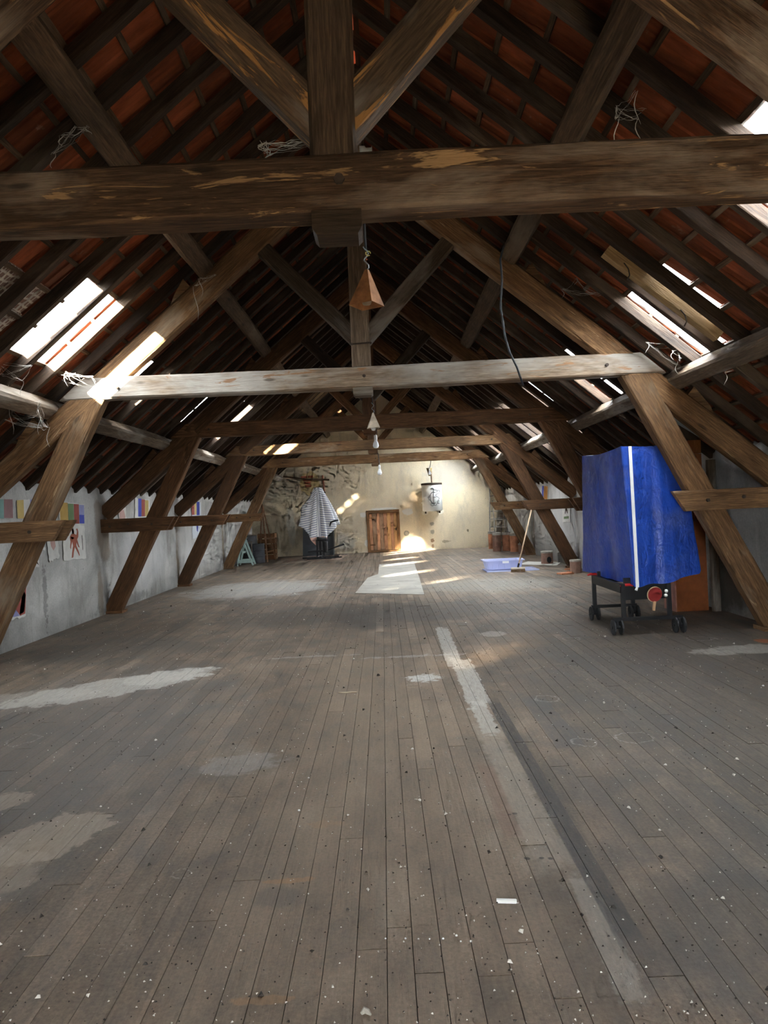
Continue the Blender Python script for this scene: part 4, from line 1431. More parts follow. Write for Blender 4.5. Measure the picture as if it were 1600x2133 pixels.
def blue_mat():
    m, nt, b = newmat('blue_tarpaulin')
    v = objvec(nt, (1, 1, 1), False)
    n1 = noise(nt, v, 3.2, 5, .6, 1.2)
    n2 = noise(nt, nd(nt, 'Mapping', {'Vector': v, 'Scale': (1, 1, .35)}).outputs[0], 13, 4, .6, 2.5)
    vo = nd(nt, 'TexVoronoi', {'Vector': nd(nt, 'Mapping', {'Vector': v, 'Rotation': (.4, .3, .2), 'Scale': (1, 1, 1.)}).outputs[0], 'Scale': 7.0}, feature='DISTANCE_TO_EDGE')
    c = ramp(nt, n1, [(.3, (.006, .040, .29)), (.7, (.013, .070, .44))])
    dust = noise(nt, v, 2.2, 6, .65)
    sp = nd(nt, 'SeparateXYZ', {0: v})
    c = mixc(nt, ramp(nt, dust, [(.52, 0.), (.78, .35)]), c, (.22, .24, .36))
    nt.links.new(c, b.inputs['Base Color'])
    b.inputs['Roughness'].default_value = .38
    b.inputs['Specular IOR Level'].default_value = .45
    cr = ramp(nt, vo.outputs['Distance'], [(0., 0.), (.12, 1.)])
    bump(nt, b, math_(nt, 'ADD', math_(nt, 'ADD', n1, math_(nt, 'MULTIPLY', n2, .45)), math_(nt, 'MULTIPLY', cr, .12)), .55, .03)
    return m


BLUE = blue_mat()
# rectangle at the top, flared hem; perimeter parameter runs front-left -> front-right -> back-right -> back-left
TOPR = [(2.625, 7.95), (3.26, 7.98), (3.28, 9.42), (2.60, 9.40)]
HEM = [(2.675, 7.86), (3.47, 8.02), (3.56, 9.55), (2.60, 9.62)]
HEMZ = [.545, .66, .70, .56]


def peri(c, t):
    t = (t % 1.0) * 4
    # more room for corner rounding: plain polygon walk
    i = int(t) % 4
    f_ = t - int(t)
    a_, b__ = c[i], c[(i + 1) % 4]
    return tuple(a_[k] + (b__[k] - a_[k]) * f_ for k in range(len(a_)))


def cover_fn(u_, v_):
    tx, ty = peri(TOPR, u_)
    hx_, hy_ = peri(HEM, u_)
    hz, = peri([(z,) for z in HEMZ], u_)
    f_ = (u_ * 4) % 1
    edge = math.sin(math.pi * f_)
    i = int(u_ * 4) % 4
    # the front hem dips at the zip, just right of the corner
    if i == 0:
        hz = .552 - .03 * math.exp(-((f_ - .07) / .12) ** 2) + .05 * max(0, f_ - .35) ** 1.2 * 2.6
    hz += .012 * math.sin(u_ * 41) * edge
    zt = 2.06 - .03 * edge * (1 if i != 0 else .4) + (.0)
    k = v_ ** .9
    x_ = tx + (hx_ - tx) * k
    y_ = ty + (hy_ - ty) * k
    z = zt + (hz - zt) * v_
    # folds, deeper towards the hem
    nx, ny = x_ - CX, y_ - CY_
    l_ = math.hypot(nx, ny)
    nx, ny = nx / l_, ny / l_
    amp = edge * (.010 + .035 * v_)
    w_ = math.sin(u_ * 62 + 1.2 * math.sin(v_ * 4 + u_ * 9)) * .6 + math.sin(u_ * 27 + .8) * .7
    if i == 0:
        w_ = 1.0 * math.exp(-((f_ - .62 + .12 * v_) / .16) ** 2) - .5 * math.exp(-((f_ - .36) / .16) ** 2) + .12 * math.sin(f_ * 33 + v_ * 7)
    wr = mnoise.noise(Vector((x_ * 7, y_ * 7, z * 7))) * .006 + mnoise.noise(Vector((x_ * 2.5, y_ * 2.5, z * 2.5))) * .012
    d = amp * w_ + wr * min(1, v_ * 8)
    return Vector((x_ + nx * d, y_ + ny * d, z))


mb = MB()
mb.sheet(cover_fn, 192, 64, True)
cover = tag(empty('table_cover', (CX, CY_, .55)), 'blue tarpaulin cover with a white zip over the folded table', 'cover')
top = MB()
top.sheet(lambda u_, v_: Vector((CX, CY_, 2.035)) + (cover_fn(u_, 0) - Vector((CX, CY_, 2.035))) * (1 - v_ * .999) + Vector((0, 0, .012 * mnoise.noise(Vector((u_ * 20, v_ * 4, 0))) * math.sin(math.pi * v_))), 192, 10, True)
mb.add(top.v, [f[::-1] for f in top.f])
mb.build('cover_sheet', BLUE, cover, True)
zp = []
for k in range(40):
    v_ = k / 39
    u_ = (.155 - .12 * v_ ** .8) / 4 if v_ < 1 else .035 / 4
    zp.append(cover_fn(u_, v_ * .995) + Vector((0, -.008, 0)))
zz = MB()
for k in range(39):
    zz.bar(zp[k], zp[k + 1] + (zp[k + 1] - zp[k]) * .1, .008, .034, (1, 0, 0))
zz.build('zip', plain('white_zip_tape', (.80, .80, .80), .6), cover)
MB().tube([zp[-1], zp[-1] + Vector((-.02, -.012, -.035))], [.010, .016], 6).build('zip_pull', WHITE, cover)

# ------------------------------------------------------------------ brick pier and post by the right wall
def hollow_mat():
    m, nt, b = newmat('orange_hollow_brick')
    v = objvec(nt, (1, 1, 1), False)
    n = noise(nt, v, 7, 5, .6)
    c = ramp(nt, n, [(.3, (.26, .075, .022)), (.7, (.44, .15, .05))])
    nt.links.new(c, b.inputs['Base Color'])
    b.inputs['Roughness'].default_value = .9
    bump(nt, b, n, .3, .01)
    return m


HB = hollow_mat()
pier = tag(empty('brick_pier', (3.98, 9.55, 0)), 'orange hollow-brick pier against the right wall behind the blue cover', 'brick pier')
PX0, PX1, PYf, PYb = 3.72, 4.13, 9.38, 9.75
MB().box(((PX0 + PX1) / 2, (PYf + PYb) / 2, .58), (PX1 - PX0, PYb - PYf, 1.16)).build('rendered_base', plain('rust_render', (.25, .075, .022), .9, 0, 5, .3, .3), pier)
MB().box((PX0 - .008, (PYf + PYb) / 2, .55), (.016, PYb - PYf + .02, 1.10)).build('pink_edge_render', plain('pink_render', (.42, .20, .16), .9, 0, 8, .25), pier)
nrow = 5
for r_ in range(nrow):
    z0 = 1.165 + r_ * .215
    z1 = z0 + .208
    for (bx0, bx1) in ((PX0, (PX0 + PX1) / 2 - .003), ((PX0 + PX1) / 2 + .003, PX1)):
        lim = AU - SL * (bx1 - XR) + .10
        if z0 > lim - .05:
            continue
        mb = MB()
        mb.box(((bx0 + bx1) / 2, (PYf + PYb) / 2 + .008, (z0 + min(z1, lim)) / 2), (bx1 - bx0, PYb - PYf - .016, min(z1, lim) - z0))
        nr_ = 8
        for k in range(nr_):
            xk = bx0 + (bx1 - bx0) * (k + .5) / nr_
            mb.box((xk, PYf + .004, (z0 + min(z1, lim)) / 2), ((bx1 - bx0) / nr_ * .6, .010, min(z1, lim) - z0))
        mb.build('brick', HB, pier)
o = beam('wall_post', (4.20, 9.30, 0), (4.20, 9.30, 1.93), .10, .085, W_PURL, None, up=(0, 1, 0), jit=.006)
tag(o, 'grey weathered upright post between the brick pier and the right wall', 'post')
MB().box((4.1, 9.34, 1.965), (.36, .2, .06)).build('cap_board', W_PURL, o)
a_, b_ = at(1384, 862, 8.9), at(1560, 968, 8.9)
beam('board', a_, b_, .14, .03, plain('blue_grey_board', (.33, .36, .36), .8, 0, 5, .25), roof_right, up=(0, 0, 1))

# ------------------------------------------------------------------ plastic tub, broom, pipes on the right
def plastic_mat():
    m, nt, b = newmat('clear_bluish_plastic')
    b.inputs['Base Color'].default_value = (.62, .66, .92, 1)
    b.inputs['Roughness'].default_value = .25
    b.inputs['Alpha'].default_value = .62
    return m


PLA = plastic_mat()
tx, ty = 2.64, 16.42
tub = tag(empty('plastic_tub', (tx, ty, 0)), 'low see-through bluish plastic storage tub on the floor beside the broom', 'tub')


def tub_loop(hw, hd, z):
    c = .07
    pts = []
    for (sx_, sy_, g0) in ((1, -1, -90), (1, 1, 0), (-1, 1, 90), (-1, -1, 180)):
        for k in range(4):
            g = math.radians(g0 + 30 * k)
            pts.append(Vector((tx + sx_ * (hw - c) + c * math.cos(g), ty + sy_ * (hd - c) + c * math.sin(g), z)))
    return pts


loops = [tub_loop(.36, .24, .035), tub_loop(.38, .26, .05), tub_loop(.42, .30, .235), tub_loop(.46, .33, .24), tub_loop(.46, .33, .225), tub_loop(.452, .322, .225), tub_loop(.452, .322, .234), tub_loop(.412, .292, .229), tub_loop(.372, .252, .056), tub_loop(.35, .23, .042)]
vs = [p for l in loops for p in l]
n = 16
fs = [(i * n + k, i * n + (k + 1) % n, (i + 1) * n + (k + 1) % n, (i + 1) * n + k) for i in range(len(loops) - 1) for k in range(n)]
fs += [tuple(range(n - 1, -1, -1)), tuple((len(loops) - 1) * n + k for k in range(n))]
MB().add(vs, fs).build('tub_body', PLA, tub)
for k in range(5):
    MB().box((tx - .26 + .13 * k, ty - .285, .13), (.012, .012, .16)).build('rib', PLA, tub)
MB().box((tx + .02, ty - .315, .20), (.14, .02, .05)).build('grip', WHITE, tub)
lid = tag(empty('tub_lid', (tx + .14, ty - .1, 0)), 'see-through bluish plastic lid lying under the tub', 'lid')
mb = MB()
ll = [(tx + .15 + sx_ * .56, ty - .10 + sy_ * .36) for sx_, sy_ in ((-1, -1), (1, -1), (1, 1), (-1, 1))]
mb.poly([(a_, b__, .004) for a_, b__ in ll], (0, 0, .012)).build('lid_panel', PLA, lid)
mb = MB()
for k in range(4):
    mb.bar((ll[k][0], ll[k][1], .014), (ll[(k + 1) % 4][0], ll[(k + 1) % 4][1], .014), .03, .022)
mb.build('lid_rim', PLA, lid)

bh = Vector((2.86, 15.75, 0))
broom = tag(empty('broom', bh), 'broom with a pale wooden handle leaning on the right wall tie beside the tub', 'broom')
MB().box(bh + Vector((0, 0, .085)), (.30, .07, .035)).build('head_block', plain('pale_broom_block', (.60, .52, .42), .7), broom)
mb = MB()
rb = random.Random(2)
for k in range(22):
    for j in range(4):
        x0 = -.14 + .28 * k / 21
        y0 = -.03 + .02 * j
        a_ = bh + Vector((x0, y0, .072))
        mb.tube([a_, bh + Vector((x0 * 1.06 + rb.uniform(-.01, .01), y0 * 1.5 + rb.uniform(-.01, .01), .002))], [.006, .0045], 4)
mb.build('bristles', plain('brown_bristles', (.22, .14, .08), .9), broom)
ht = at(1107, 1062, 15.90)
hb = bh + Vector((0, 0, .10))
MB().tube([hb, hb + (ht - hb) * .07], .022, 8).build('handle_socket', BLACK, broom)
MB().tube([hb + (ht - hb) * .06, ht], .0145, 10).build('handle', plain('pale_broom_handle', (.66, .47, .31), .5), broom, True)


def pipe(px_, r_, h_, label, mat, hole=False, cut=False):
    p = fl(*px_)
    o = tag(empty('clay_pipe', p), label, 'pipe', 'clay flue pipes')
    n = 24
    mb = MB()
    mb.lathe([(r_, 0), (r_ * 1.02, h_ * .04), (r_, h_ * .1), (r_, h_ * .9), (r_ * 1.03, h_ * .94), (r_ * 1.03, h_), (r_ * .82, h_), (r_ * .82, .01), (r_ * .82, 0)], p, n, closed=True)
    mb.build('pipe_wall', mat, o, False)
    MB().lathe([(r_ * 1.035, h_ * .86), (r_ * 1.05, h_ * .87), (r_ * 1.05, h_ * .995), (r_ * 1.02, h_ * 1.002)], p, n).build('lime_crust', plain('grey_lime', (.36, .33, .29), .95, 0, 12, .3), o)
    if hole:
        c = p + Vector((.02, -r_ * 1.01, .10))
        pts = [c + Vector((.055 * math.cos(g * .5236), 0, .075 * math.sin(g * .5236))) for g in range(12)]
        MB().poly(pts, (0, .02, 0)).build('dark_opening_disc', BLACK, o)  # black disc stands in for the shade inside the opening
    return o


pipe((1026, 1143), .125, .58, 'reddish clay pipe leftmost in the row at the far right corner', TERRA)
pipe((1036, 1148), .135, .59, 'dusty grey-brown clay pipe second in the row at the far right corner', TERRA_OLD)
pipe((1056, 1147), .130, .58, 'orange clay pipe third in the row at the far right corner', TERRA)
pipe((1073, 1149), .140, .57, 'bright orange clay pipe with a grey collar, rightmost of the tall ones', TERRA)
pipe((1090, 1153), .135, .30, 'short dark clay pipe beside the foot of the last right raker', TERRA_OLD)
pipe((1140, 1174), .140, .30, 'short clay pipe with a round side opening between the last two right rakers', TERRA_OLD, True)
pipe((1200, 1193), .115, .27, 'short clay pipe at the left edge of the blue cover', TERRA_OLD)
for k, (px_, rz, lab) in enumerate((((1178, 1196), .3, 'broken flat red roof tile lying in front of the short pipe by the blue cover'), ((1186, 1187), -.5, 'smaller broken tile piece behind the flat red tile'))):
    p = fl(*px_)
    m3 = Matrix.Rotation(rz, 3, 'Z')
    mb = MB().box(p + Vector((0, 0, .018 + .0 * k)), (.28 if k == 0 else .16, .20, .030), m3).box(p + m3 @ Vector((.10 if k == 0 else .05, 0, .04)), (.03, .20, .02), m3)
    tag(mb.build('broken_tile', TERRA), lab, 'tile')
o = MB().box(fl(1165, 1172) + Vector((.05, 0, .12)), (.16, .05, .24)).box(fl(1165, 1172) + Vector((.05, 0, .24)), (.12, .04, .02)).build('stone_slab', plain('grey_stone', (.25, .24, .23), .9, 0, 8, .3, .3))
tag(o, 'small grey slab leaning at the right wall beside the fourth right raker', 'slab')

# ladders leaning at the far right corner
def ladder(bl, br, tl, tr, n_r, label, mat, r_=.022):
    o = tag(empty('ladder', (bl + br) / 2), label, 'ladder', 'ladders')
    MB().tube([bl, tl], r_, 8).build('rail', mat, o)
    MB().tube([br, tr], r_, 8).build('rail', mat, o)
    for k in range(n_r):
        t_ = (k + .6) / n_r
        MB().tube([bl.lerp(tl, t_), br.lerp(tr, t_)], r_ * .75, 6).build('rung', mat, o)


GREYW = plain('grey_ladder_wood', (.26, .24, .215), .85, 0, 10, .3)
ladder(Vector((3.60, 24.9, .02)), Vector((4.16, 24.9, .02)), at(1020, 1012, 25.32), at(1046, 1006, 25.32), 8, 'wide grey ladder leaning on the far wall in the right corner', GREYW)
ladder(Vector((3.74, 24.45, .02)), Vector((4.20, 24.45, .02)), at(1026, 1042, 24.8), at(1050, 1046, 24.8), 6, 'shorter narrow ladder standing before the wide one in the right corner', GREYW, .018)
o = beam('leaning_plank', (3.93, 25.22, .01), at(1046, 1004, 25.36), .20, .025, W_PURL, None, up=(0, 1, 0), jit=.003, bev=.004)
tag(o, 'broad brown plank upright behind the ladders in the far right corner', 'plank')
o = beam('corner_pole', fl(1121, 1152) + Vector((-.03, .15, .01)), at(1110, 1040, 21.0) + Vector((.0, .25, 0)), .06, .05, W_BATT, None, up=(0, 1, 0), jit=.004, bev=.004)
tag(o, 'thin brown pole leaning on the right wall behind the last right raker', 'pole')

# ------------------------------------------------------------------ far left corner
MINT = plain('mint_paint', (.42, .56, .52), .55, 0, 12, .15)
p0 = Vector((-4.18, 21.75, 0))
ch = tag(empty('folding_trestle', p0), 'pale mint-green folding wooden trestle behind the foot of the last left raker', 'trestle')
for dy in (0, .42):
    b0 = p0 + Vector((-.22, dy, 0))
    MB().bar(b0, b0 + Vector((.20, 0, .80)), .05, .035, (0, 1, 0)).build('leg', MINT, ch)
    MB().bar(b0 + Vector((.46, .02, 0)), b0 + Vector((.18, .02, .80)), .05, .035, (0, 1, 0)).build('leg', MINT, ch)
    MB().bar(b0 + Vector((.03, -.022, .13)), b0 + Vector((.42, -.022, .13)), .03, .10).build('cross_rail', MINT, ch)
MB().bar(p0 + Vector((-.03, -.05, .81)), p0 + Vector((-.03, .50, .81)), .09, .03).build('top_rail', MINT, ch)
MB().bar(p0 + Vector((-.05, -.03, .40)), p0 + Vector((-.05, .46, .40)), .03, .06).build('cross_rail', MINT, ch)
p0 = Vector((-4.40, 22.35, 0))
fr = tag(empty('wooden_stool', p0), 'small grey wooden stool at the left wall behind the last raker', 'stool')
for (a_, b_) in (((0, 0, 0), (0, 0, .62)), ((.34, .0, 0), (.34, 0, .66)), ((-.01, 0, .62), (.36, 0, .68)), ((0, 0, .12), (.34, 0, .12))):
    MB().bar(p0 + Vector(a_), p0 + Vector(b_), .035, .04, (0, 1, 0)).build('frame_bar', W_PURL, fr)


def drum(c, r_, h_, label, mat):
    o = tag(empty('metal_drum', c), label, 'drum', 'dark drums in the left corner')
    prof = [(0, .0), (r_ * .97, 0), (r_, .02)]
    for z in (.33, .66):
        prof += [(r_, h_ * z - .02), (r_ * 1.035, h_ * z), (r_, h_ * z + .02)]
    prof += [(r_, h_ - .02), (r_ * 1.02, h_), (r_ * .95, h_), (r_ * .94, h_ - .02), (0, h_ - .02)]
    MB().lathe(prof, c, 28).build('drum_body', mat, o, False)
    MB().tube([c + Vector((r_ * .4, 0, h_ - .02)), c + Vector((r_ * .4, 0, h_ + .01))], .04, 10).build('bung', BOLT, o)
    return o


DRUM = plain('dark_drum', (.045, .045, .052), .6, .2, 5, .4)
DRUM2 = plain('grey_dusty_drum', (.10, .10, .105), .7, .1, 5, .4)
drum(Vector((-3.98, 22.75, 0)), .245, .60, 'dark metal drum in front of the wooden crate in the far left corner', DRUM)
drum(Vector((-4.28, 23.25, 0)), .23, .84, 'taller dusty grey drum behind the dark one in the far left corner', DRUM2)
cr = tag(empty('wooden_crate', (-3.86, 24.25, 0)), 'orange-brown slatted wooden crate between the drums and the easel', 'crate')
for k in range(5):
    MB().box((-3.86, 23.95, .09 + k * .175), (.56, .03, .15)).build('slat', W_CRATE, cr)
    MB().box((-3.595, 24.20, .09 + k * .175), (.03, .46, .15)).build('slat', W_CRATE, cr)
for (x_, y_) in ((-4.10, 23.98), (-3.62, 23.98), (-4.10, 24.42), (-3.62, 24.42)):
    MB().box((x_, y_, .44), (.05, .05, .88)).build('corner_post', W_BATT, cr)

# easel
EAS = wood('easel_wood', (.15, .075, .04), (.34, .20, .12), var=.2)
ap = at(545, 1052, 23.45)
ea = tag(empty('easel', (ap.x, 23.3, 0)), 'thin brown wooden easel in the far left corner beside the crate', 'easel')
f1, f2, f3 = fl(558, 1171), fl(574, 1166), fl(536, 1164)
for q in (f1, f2):
    MB().bar(q, ap + Vector(((q.x - ap.x) * .06, 0, 0)), .045, .03, (0, 1, 0)).build('leg', EAS, ea)
MB().bar(Vector((f3.x + .25, 23.85, 0)), ap + Vector((0, .06, -.05)), .04, .03, (0, 1, 0)).build('leg', EAS, ea)
sh = at(556, 1121, 23.1)
MB().box(sh + Vector((.08, 0, 0)), (.34, .09, .04)).build('tray', EAS, ea)
MB().bar(f1.lerp(ap, .17), f2.lerp(ap, .17), .03, .05).build('stretcher', EAS, ea)
MB().bar(at(553, 1121, 23.12), at(545, 1050, 23.38), .05, .03, (0, 1, 0)).build('mast', EAS, ea)

# dark board leaning on the wall, mat, covered exercise machine
bl_, br_ = at(631, 1161, 24.85), at(697, 1157, 24.85)
o = tag(empty('dark_board', ((bl_.x + br_.x) / 2, 24.9, 0)), 'dark grey panel leaning on the far wall behind the striped towel', 'panel')
DK = plain('dark_grey_board', (.045, .047, .052), .5, 0, 3, .25)
MB().poly([(bl_.x, 24.85, .012), (br_.x, 24.85, .012), (br_.x, 25.33, 1.22), (bl_.x, 25.33, 1.14)], (0, .02, .006)).build('panel', DK, o)
MB().bar((br_.x - .03, 24.83, .02), (br_.x - .03, 25.31, 1.22), .02, .05).build('edge_strip', plain('grey_strip', (.10, .10, .105), .4, .4), o)
o = MB().poly([Vector(fl(*q)) + Vector((0, 0, .001)) for q in ((636, 1168), (708, 1166), (724, 1157), (640, 1159))], (0, 0, .008)).build('floor_mat', plain('pinkish_mat', (.36, .255, .205), .9, 0, 4, .2))
tag(o, 'thin pinkish mat under the covered exercise machine', 'mat')
M0 = Vector((-2.02, 23.2, .01))
ex = tag(empty('exercise_machine', M0), 'black steel exercise machine standing half hidden under the striped towel', 'exercise machine')
V = lambda a_, b__, c_: M0 + Vector((a_, b__, c_))
for (nm, a_, b_, w_, h_) in [('base_bar', V(-.42, -.28, .03), V(.36, -.28, .03), .06, .05), ('base_bar', V(-.62, .25, .03), V(.55, .25, .03), .06, .05),
                             ('spine_bar', V(.0, -.28, .07), V(.0, .45, .07), .07, .06), ('upright', V(-.10, -.10, .08), V(-.10, -.10, .62), .07, .07), ('upright', V(.10, -.05, .08), V(.10, -.05, .60), .07, .07),
                             ('mast', V(-.02, .15, .08), V(-.02, .15, 2.12), .07, .07), ('cross_arm', V(-.26, .15, 2.10), V(.22, .15, 2.10), .05, .05), ('shoulder_arm', V(-.46, .15, 1.66), V(.42, .15, 1.58), .05, .05), ('cross_bar', V(-.40, -.12, .24), V(.25, -.12, .26), .05, .05)]:
    MB().bar(a_, b_, w_, h_, (0, 1, 0) if nm in ('upright', 'mast') else (0, 0, 1)).build(nm, BLACK, ex)
MB().tube([V(-.10, -.12, .64), V(-.09, -.12, .64), V(.20, -.12, .60), V(.21, -.12, .60)], [.05, .065, .065, .05], 12).build('roller_pad', RUBBER, ex, True)
MB().tube([V(.17, -.15, .56), V(.165, -.15, .54), V(.16, -.15, .22), V(.155, -.15, .20)], [.06, .08, .08, .06], 12).build('coil_spring', RUBBER, ex, True)
MB().tube([V(.20, -.12, .26), V(.50, -.16, .36), V(.76, -.20, .44)], [.022, .024, .034], 10).build('lever', BLACK, ex, True)
MB().tube([V(.30, .02, .70), V(.33, -.02, 1.05), V(.36, -.06, 1.14), V(.46, -.08, 1.18), V(.60, -.08, 1.20)], .026, 10).build('handle_bar', BLACK, ex, True)
MB().bar(V(.20, -.36, .035), V(.66, -.22, .04), .05, .04).build('pedal_bar', BLACK, ex)
CH_ = plain('chrome', (.5, .5, .52), .25, 1.)
for k in range(3):
    MB().tube([V(-.06 + .08 * k, -.32, .10), V(-.06 + .08 * k, -.31, .10)], .014, 8).build('nut', CH_, ex)


def stripe_mat():
    m, nt, b = newmat('striped_towel')
    a_ = nd(nt, 'Attribute', attribute_name='tint').outputs['Fac']
    fr_ = math_(nt, 'FRACT', math_(nt, 'MULTIPLY', a_, 22.))
    k = ramp(nt, fr_, [(.55, 0.), (.60, 1.), (.86, 1.), (.91, 0.)])
    c = mixc(nt, k, (.80, .80, .80), (.20, .22, .34))
    hem = nd(nt, 'Attribute', attribute_name='hem').outputs['Fac']
    c = mixc(nt, ramp(nt, hem, [(.5, 0.), (.55, 1.)]), c, (.82, .50, .40))
    nt.links.new(c, b.inputs['Base Color'])
    b.inputs['Roughness'].default_value = .95
    b.inputs['Sheen Weight'].default_value = .2
    return m


# towel: a sheet thrown over the mast, hanging in pleats to an uneven pointed hem
KEYS = [  # angle (deg, 0 = right, 270 = towards the viewer), hem radius x-scale, hem height
    (0, .60, 1.10), (30, .45, .95), (90, .34, .80), (150, .50, 1.0), (180, .62, 1.10), (205, .62, 1.06), (235, .42, .62), (248, .36, .42), (262, .20, .66), (285, .24, .60), (305, .36, .62), (330, .50, .90), (345, .58, 1.02), (360, .60, 1.10)]


def key(g):
    g = g % 360
    for i in range(len(KEYS) - 1):
        if KEYS[i][0] <= g <= KEYS[i + 1][0]:
            t_ = (g - KEYS[i][0]) / (KEYS[i + 1][0] - KEYS[i][0])
            return KEYS[i][1] + (KEYS[i + 1][1] - KEYS[i][1]) * t_, KEYS[i][2] + (KEYS[i + 1][2] - KEYS[i][2]) * t_
    return KEYS[0][1], KEYS[0][2]


TC = Vector((M0.x - .02, M0.y + .13, 0))
ZT = at(652, 1016, M0.y).z
NU, NV = 120, 40


def towel(u_, v_):
    g = 360 * u_
    rh, zh = key(g)
    gr = math.radians(g)
    z = ZT + (zh - ZT) * v_
    prof = .12 + (rh - .12) * (1 - (1 - v_) ** 1.2)
    if 180 <= g <= 215:
        prof += .10 * math.exp(-((v_ - .52) / .16) ** 2)
    pleat = 1 + (.10 * math.sin(gr * 11 + .5) + .05 * math.sin(gr * 17)) * min(1, v_ * 2.2)
    return TC + Vector((prof * pleat * math.cos(gr), .62 * prof * pleat * math.sin(gr), z))


mb = MB()
mb.sheet(towel, NU, NV, True)
tint, hemv = [], []
for j in range(NV):
    for i in range(NU):
        u_, v_ = i / NU, j / (NV - 1)
        g = (360 * u_) % 360
        rh, zh = key(g)
        z = ZT + (zh - ZT) * v_
        d = abs(((g - 268) + 180) % 360 - 180)
        # stripes run down the middle panel and slant across the side panels
        tint.append((g / 360. * 1.15) if d < 16 else (z * .62 + .0016 * d * (1 if g < 268 else .35)))
        hemv.append(1. if (z < .70 and 225 < g < 320) else 0.)
base_n = len(mb.v)
cap = [TC + Vector((0, 0, ZT + .012))]
mb.add(cap, [])
for i in range(NU):
    mb.f.append((base_n, (i + 1) % NU, i))
    mb.fm.append(0)
tint.append(.3)
hemv.append(0.)
me = mb.mesh('striped_towel', stripe_mat(), True)
set_tint(me, tint)
h_ = me.attributes.new('hem', 'FLOAT', 'POINT')
h_.data.foreach_set('value', hemv)
for v in me.vertices:
    v.co -= Vector((TC.x, TC.y, 0))
o = link('striped_towel', me, (TC.x, TC.y, 0))
sol = o.modifiers.new('thickness', 'SOLIDIFY')
sol.thickness = .006
tag(o, 'white towel with blue-grey stripes draped over the exercise machine', 'towel')

# ------------------------------------------------------------------ sheets, scraps and dust on the floor
LINO = plain('pale_floor_sheet', (.36, .335, .295), .7, 0, 2.5, .22)
pts = [fl(*q) for q in ((740, 1236), (884, 1239), (874, 1205), (862, 1170), (790, 1176), (788, 1196), (766, 1204))]
o = MB().poly([p + Vector((0, 0, .003)) for p in pts], (0, 0, .004)).build('floor_sheet', LINO)
tag(o, 'pale worn floor covering sheet in the middle of the far floor', 'floor covering')
pts = [fl(*q) for q in ((1078, 1176), (1160, 1178), (1168, 1172), (1100, 1170))]
o = MB().poly([p + Vector((0, 0, .003)) for p in pts], (0, 0, .004)).build('floor_sheet', plain('dusty_pale_sheet', (.48, .46, .42), .8, 0, 4, .2))
tag(o, 'small pale sheet on the floor under the short pipe with the opening', 'floor covering')
p = fl(1055, 1881)
o = MB().bar(p + Vector((-.036, .004, .008)), p + Vector((.036, -.006, .008)), .013, .012).tube([p + Vector((.030, -.005, .008)), p + Vector((.038, -.0065, .008))], .0072, 8).build('paper_stick', PAPER)
tag(o, 'small white paper stick lying on the near floor', 'paper stick')
p = fl(725, 1444)
o = MB().tube([p + Vector((-.08, .01, .006)), p + Vector((-.02, -.004, .007)), p + Vector((.03, .004, .007)), p + Vector((.075, -.002, .006))], [.004, .006, .006, .004], 6).build('wood_splinter', plain('pale_splinter', (.52, .42, .30), .8))
tag(o, 'pale wood splinter lying in the middle of the floor', 'splinter')
p = fl(762, 2115)
o = MB().tube([p + Vector((-.012, 0, .006)), p + Vector((-.004, .01, .009)), p + Vector((.006, .004, .008)), p + Vector((.016, -.006, .005))], [.005, .010, .008, .003], 7).build('fluff', plain('grey_fluff', (.35, .32, .27), .95))
tag(o, 'scrap of grey fluff at the bottom edge of the view', 'fluff')
for (x_, y_) in ():
    pass
rr = random.Random(77)


def crumbs(name, n, mat, smin, smax, lab):
    mb = MB()
    for _ in range(n):
        while True:
            Y = 1.95 + 13 * rr.random() ** 1.7
            X = rr.uniform(-.56, .56) * Y
            if WL + .1 < X < 3.5:
                break
        s_ = rr.uniform(smin, smax) * (1 + 1.5 * (rr.random() > .95)) * (.75 + Y * .06)
        m3 = Matrix.Rotation(rr.uniform(0, 6.28), 3, 'Z') @ Matrix.Rotation(rr.uniform(-.6, .6), 3, 'X')
        q = [m3 @ Vector(v) * s_ for v in ((-1, -.6, -.4), (1, -.5, -.4), (.2, .9, -.4), (-.2, -.1, .6), (.5, .3, .4))]
        zmin = min(v.z for v in q)
        c = Vector((X, Y, .0035 - zmin))
        mb.add([v + c for v in q], [(0, 2, 1), (0, 1, 3), (1, 2, 4), (2, 0, 3), (1, 4, 3), (2, 3, 4)])
    o = mb.build(name, mat, None, False, (0, 0, 0))
    tag(o, lab, 'debris', None, 'stuff')


crumbs('plaster_crumbs', 1900, CRUMB, .0020, .0052, 'white plaster crumbs scattered over the floor boards')
crumbs('dirt_crumbs', 1700, plain('dark_dirt', (.05, .042, .035), .95), .0020, .0055, 'dark dirt crumbs scattered over the floor boards')
for k, (x_, y_) in enumerate([(803, 1957), (845, 1957), (872, 1958), (895, 1958), (923, 1958), (951, 1951), (960, 1963), (981, 1963), (643, 1622)]):
    pass
# a row of white crumbs along a board joint
mb = MB()
for (x_, y_, s_) in [(803, 1957, .0035), (845, 1957, .004), (872, 1958, .0035), (895, 1958, .0035), (923, 1958, .005), (951, 1951, .0045), (960, 1963, .0035), (981, 1963, .0045), (643, 1622, .006), (1590, 1430, .009), (623, 1690, .007)]:
    c = fl(x_, y_)
    mb.lathe([(0, 0), (s_, s_ * .2), (s_ * .9, s_ * .9), (0, s_ * 1.3)], c + Vector((0, 0, .002)), 7)
o = mb.build('white_grains', PAPER, None, True, (0, 2.5, 0))
tag(o, 'row of bright white grains along a board joint on the near floor', 'debris', None, 'stuff')

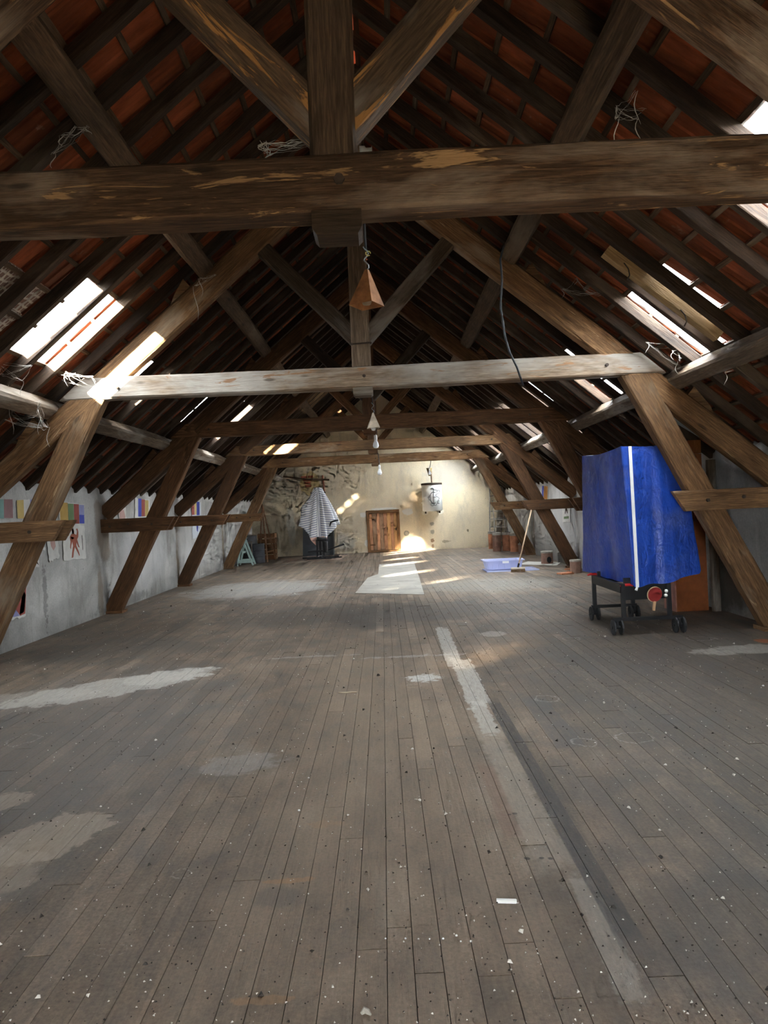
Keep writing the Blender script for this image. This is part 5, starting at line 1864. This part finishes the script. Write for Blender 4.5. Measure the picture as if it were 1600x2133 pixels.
# ------------------------------------------------------------------ dusty cobwebs
def cobweb(px_, Y, spread, n, label, seed, drop=.18):
    rr = random.Random(seed)
    c = at(px_[0], px_[1], Y)
    mb = MB()
    spread *= 1.35
    nodes = [c + Vector((rr.uniform(-1, 1) * spread, rr.uniform(-.4, .4) * spread, rr.uniform(-.5, .5) * spread)) for _ in range(max(4, n // 2))]
    for _ in range(n * 2):
        a_, b__ = rr.choice(nodes), rr.choice(nodes)
        if (a_ - b__).length < .01:
            continue
        sag = rr.uniform(.02, .12) * spread
        path = [a_.lerp(b__, t_ / 6) + Vector((rr.uniform(-1, 1) * .01, rr.uniform(-1, 1) * .01, -sag * math.sin(math.pi * t_ / 6) + rr.uniform(-1, 1) * .008)) for t_ in range(7)]
        mb.tube(path, [rr.uniform(.0004, .0012) * (2.2 if rr.random() > .88 else 1) for _ in range(7)], 4)
    for _ in range(n // 3):
        a_ = rr.choice(nodes)
        L_ = rr.uniform(.4, 1.) * drop
        path = [a_ + Vector((math.sin(t_ * .9 + a_.x * 9) * .02, 0, -L_ * t_ / 5)) for t_ in range(6)]
        mb.tube(path, [.0015, .0025, .0035, .003, .002, .0008], 4)
    o = mb.build('cobweb', WEB)
    tag(o, label, 'cobweb', 'dusty cobwebs', 'stuff')


cobweb((60, 865), 7.3, .22, 14, 'thick dusty cobweb hanging under the lower left purlin', 1, .25)
cobweb((145, 785), 7.5, .16, 12, 'dusty cobweb at the left end of the grey tie beam', 2)
cobweb((30, 770), 6.9, .18, 12, 'dusty cobweb below the large left skylight', 3, .22)
cobweb((600, 300), 3.62, .13, 14, 'fine cobweb in the corner left of the nearest king post', 4, .04)
cobweb((1400, 735), 7.5, .20, 14, 'dusty cobweb above the right end of the grey tie beam', 5)
cobweb((1520, 765), 7.2, .22, 14, 'dusty cobweb under the lower right purlin', 6, .15)
cobweb((1345, 210), 4.6, .16, 10, 'long dusty cobweb on the near right slope', 7, .3)
cobweb((420, 580), 6.6, .10, 8, 'cobweb strand hanging from the upper left purlin', 8, .35)
cobweb((120, 290), 4.6, .22, 10, 'cobweb on the near left slope above the tie beam', 9, .1)
cobweb((1225, 620), 7.6, .3, 8, 'thin cobweb across the right rafters above the grey tie', 10, .1)
cobweb((230, 900), 10.5, .2, 8, 'cobweb on the left purlin beyond the grey truss', 11, .2)
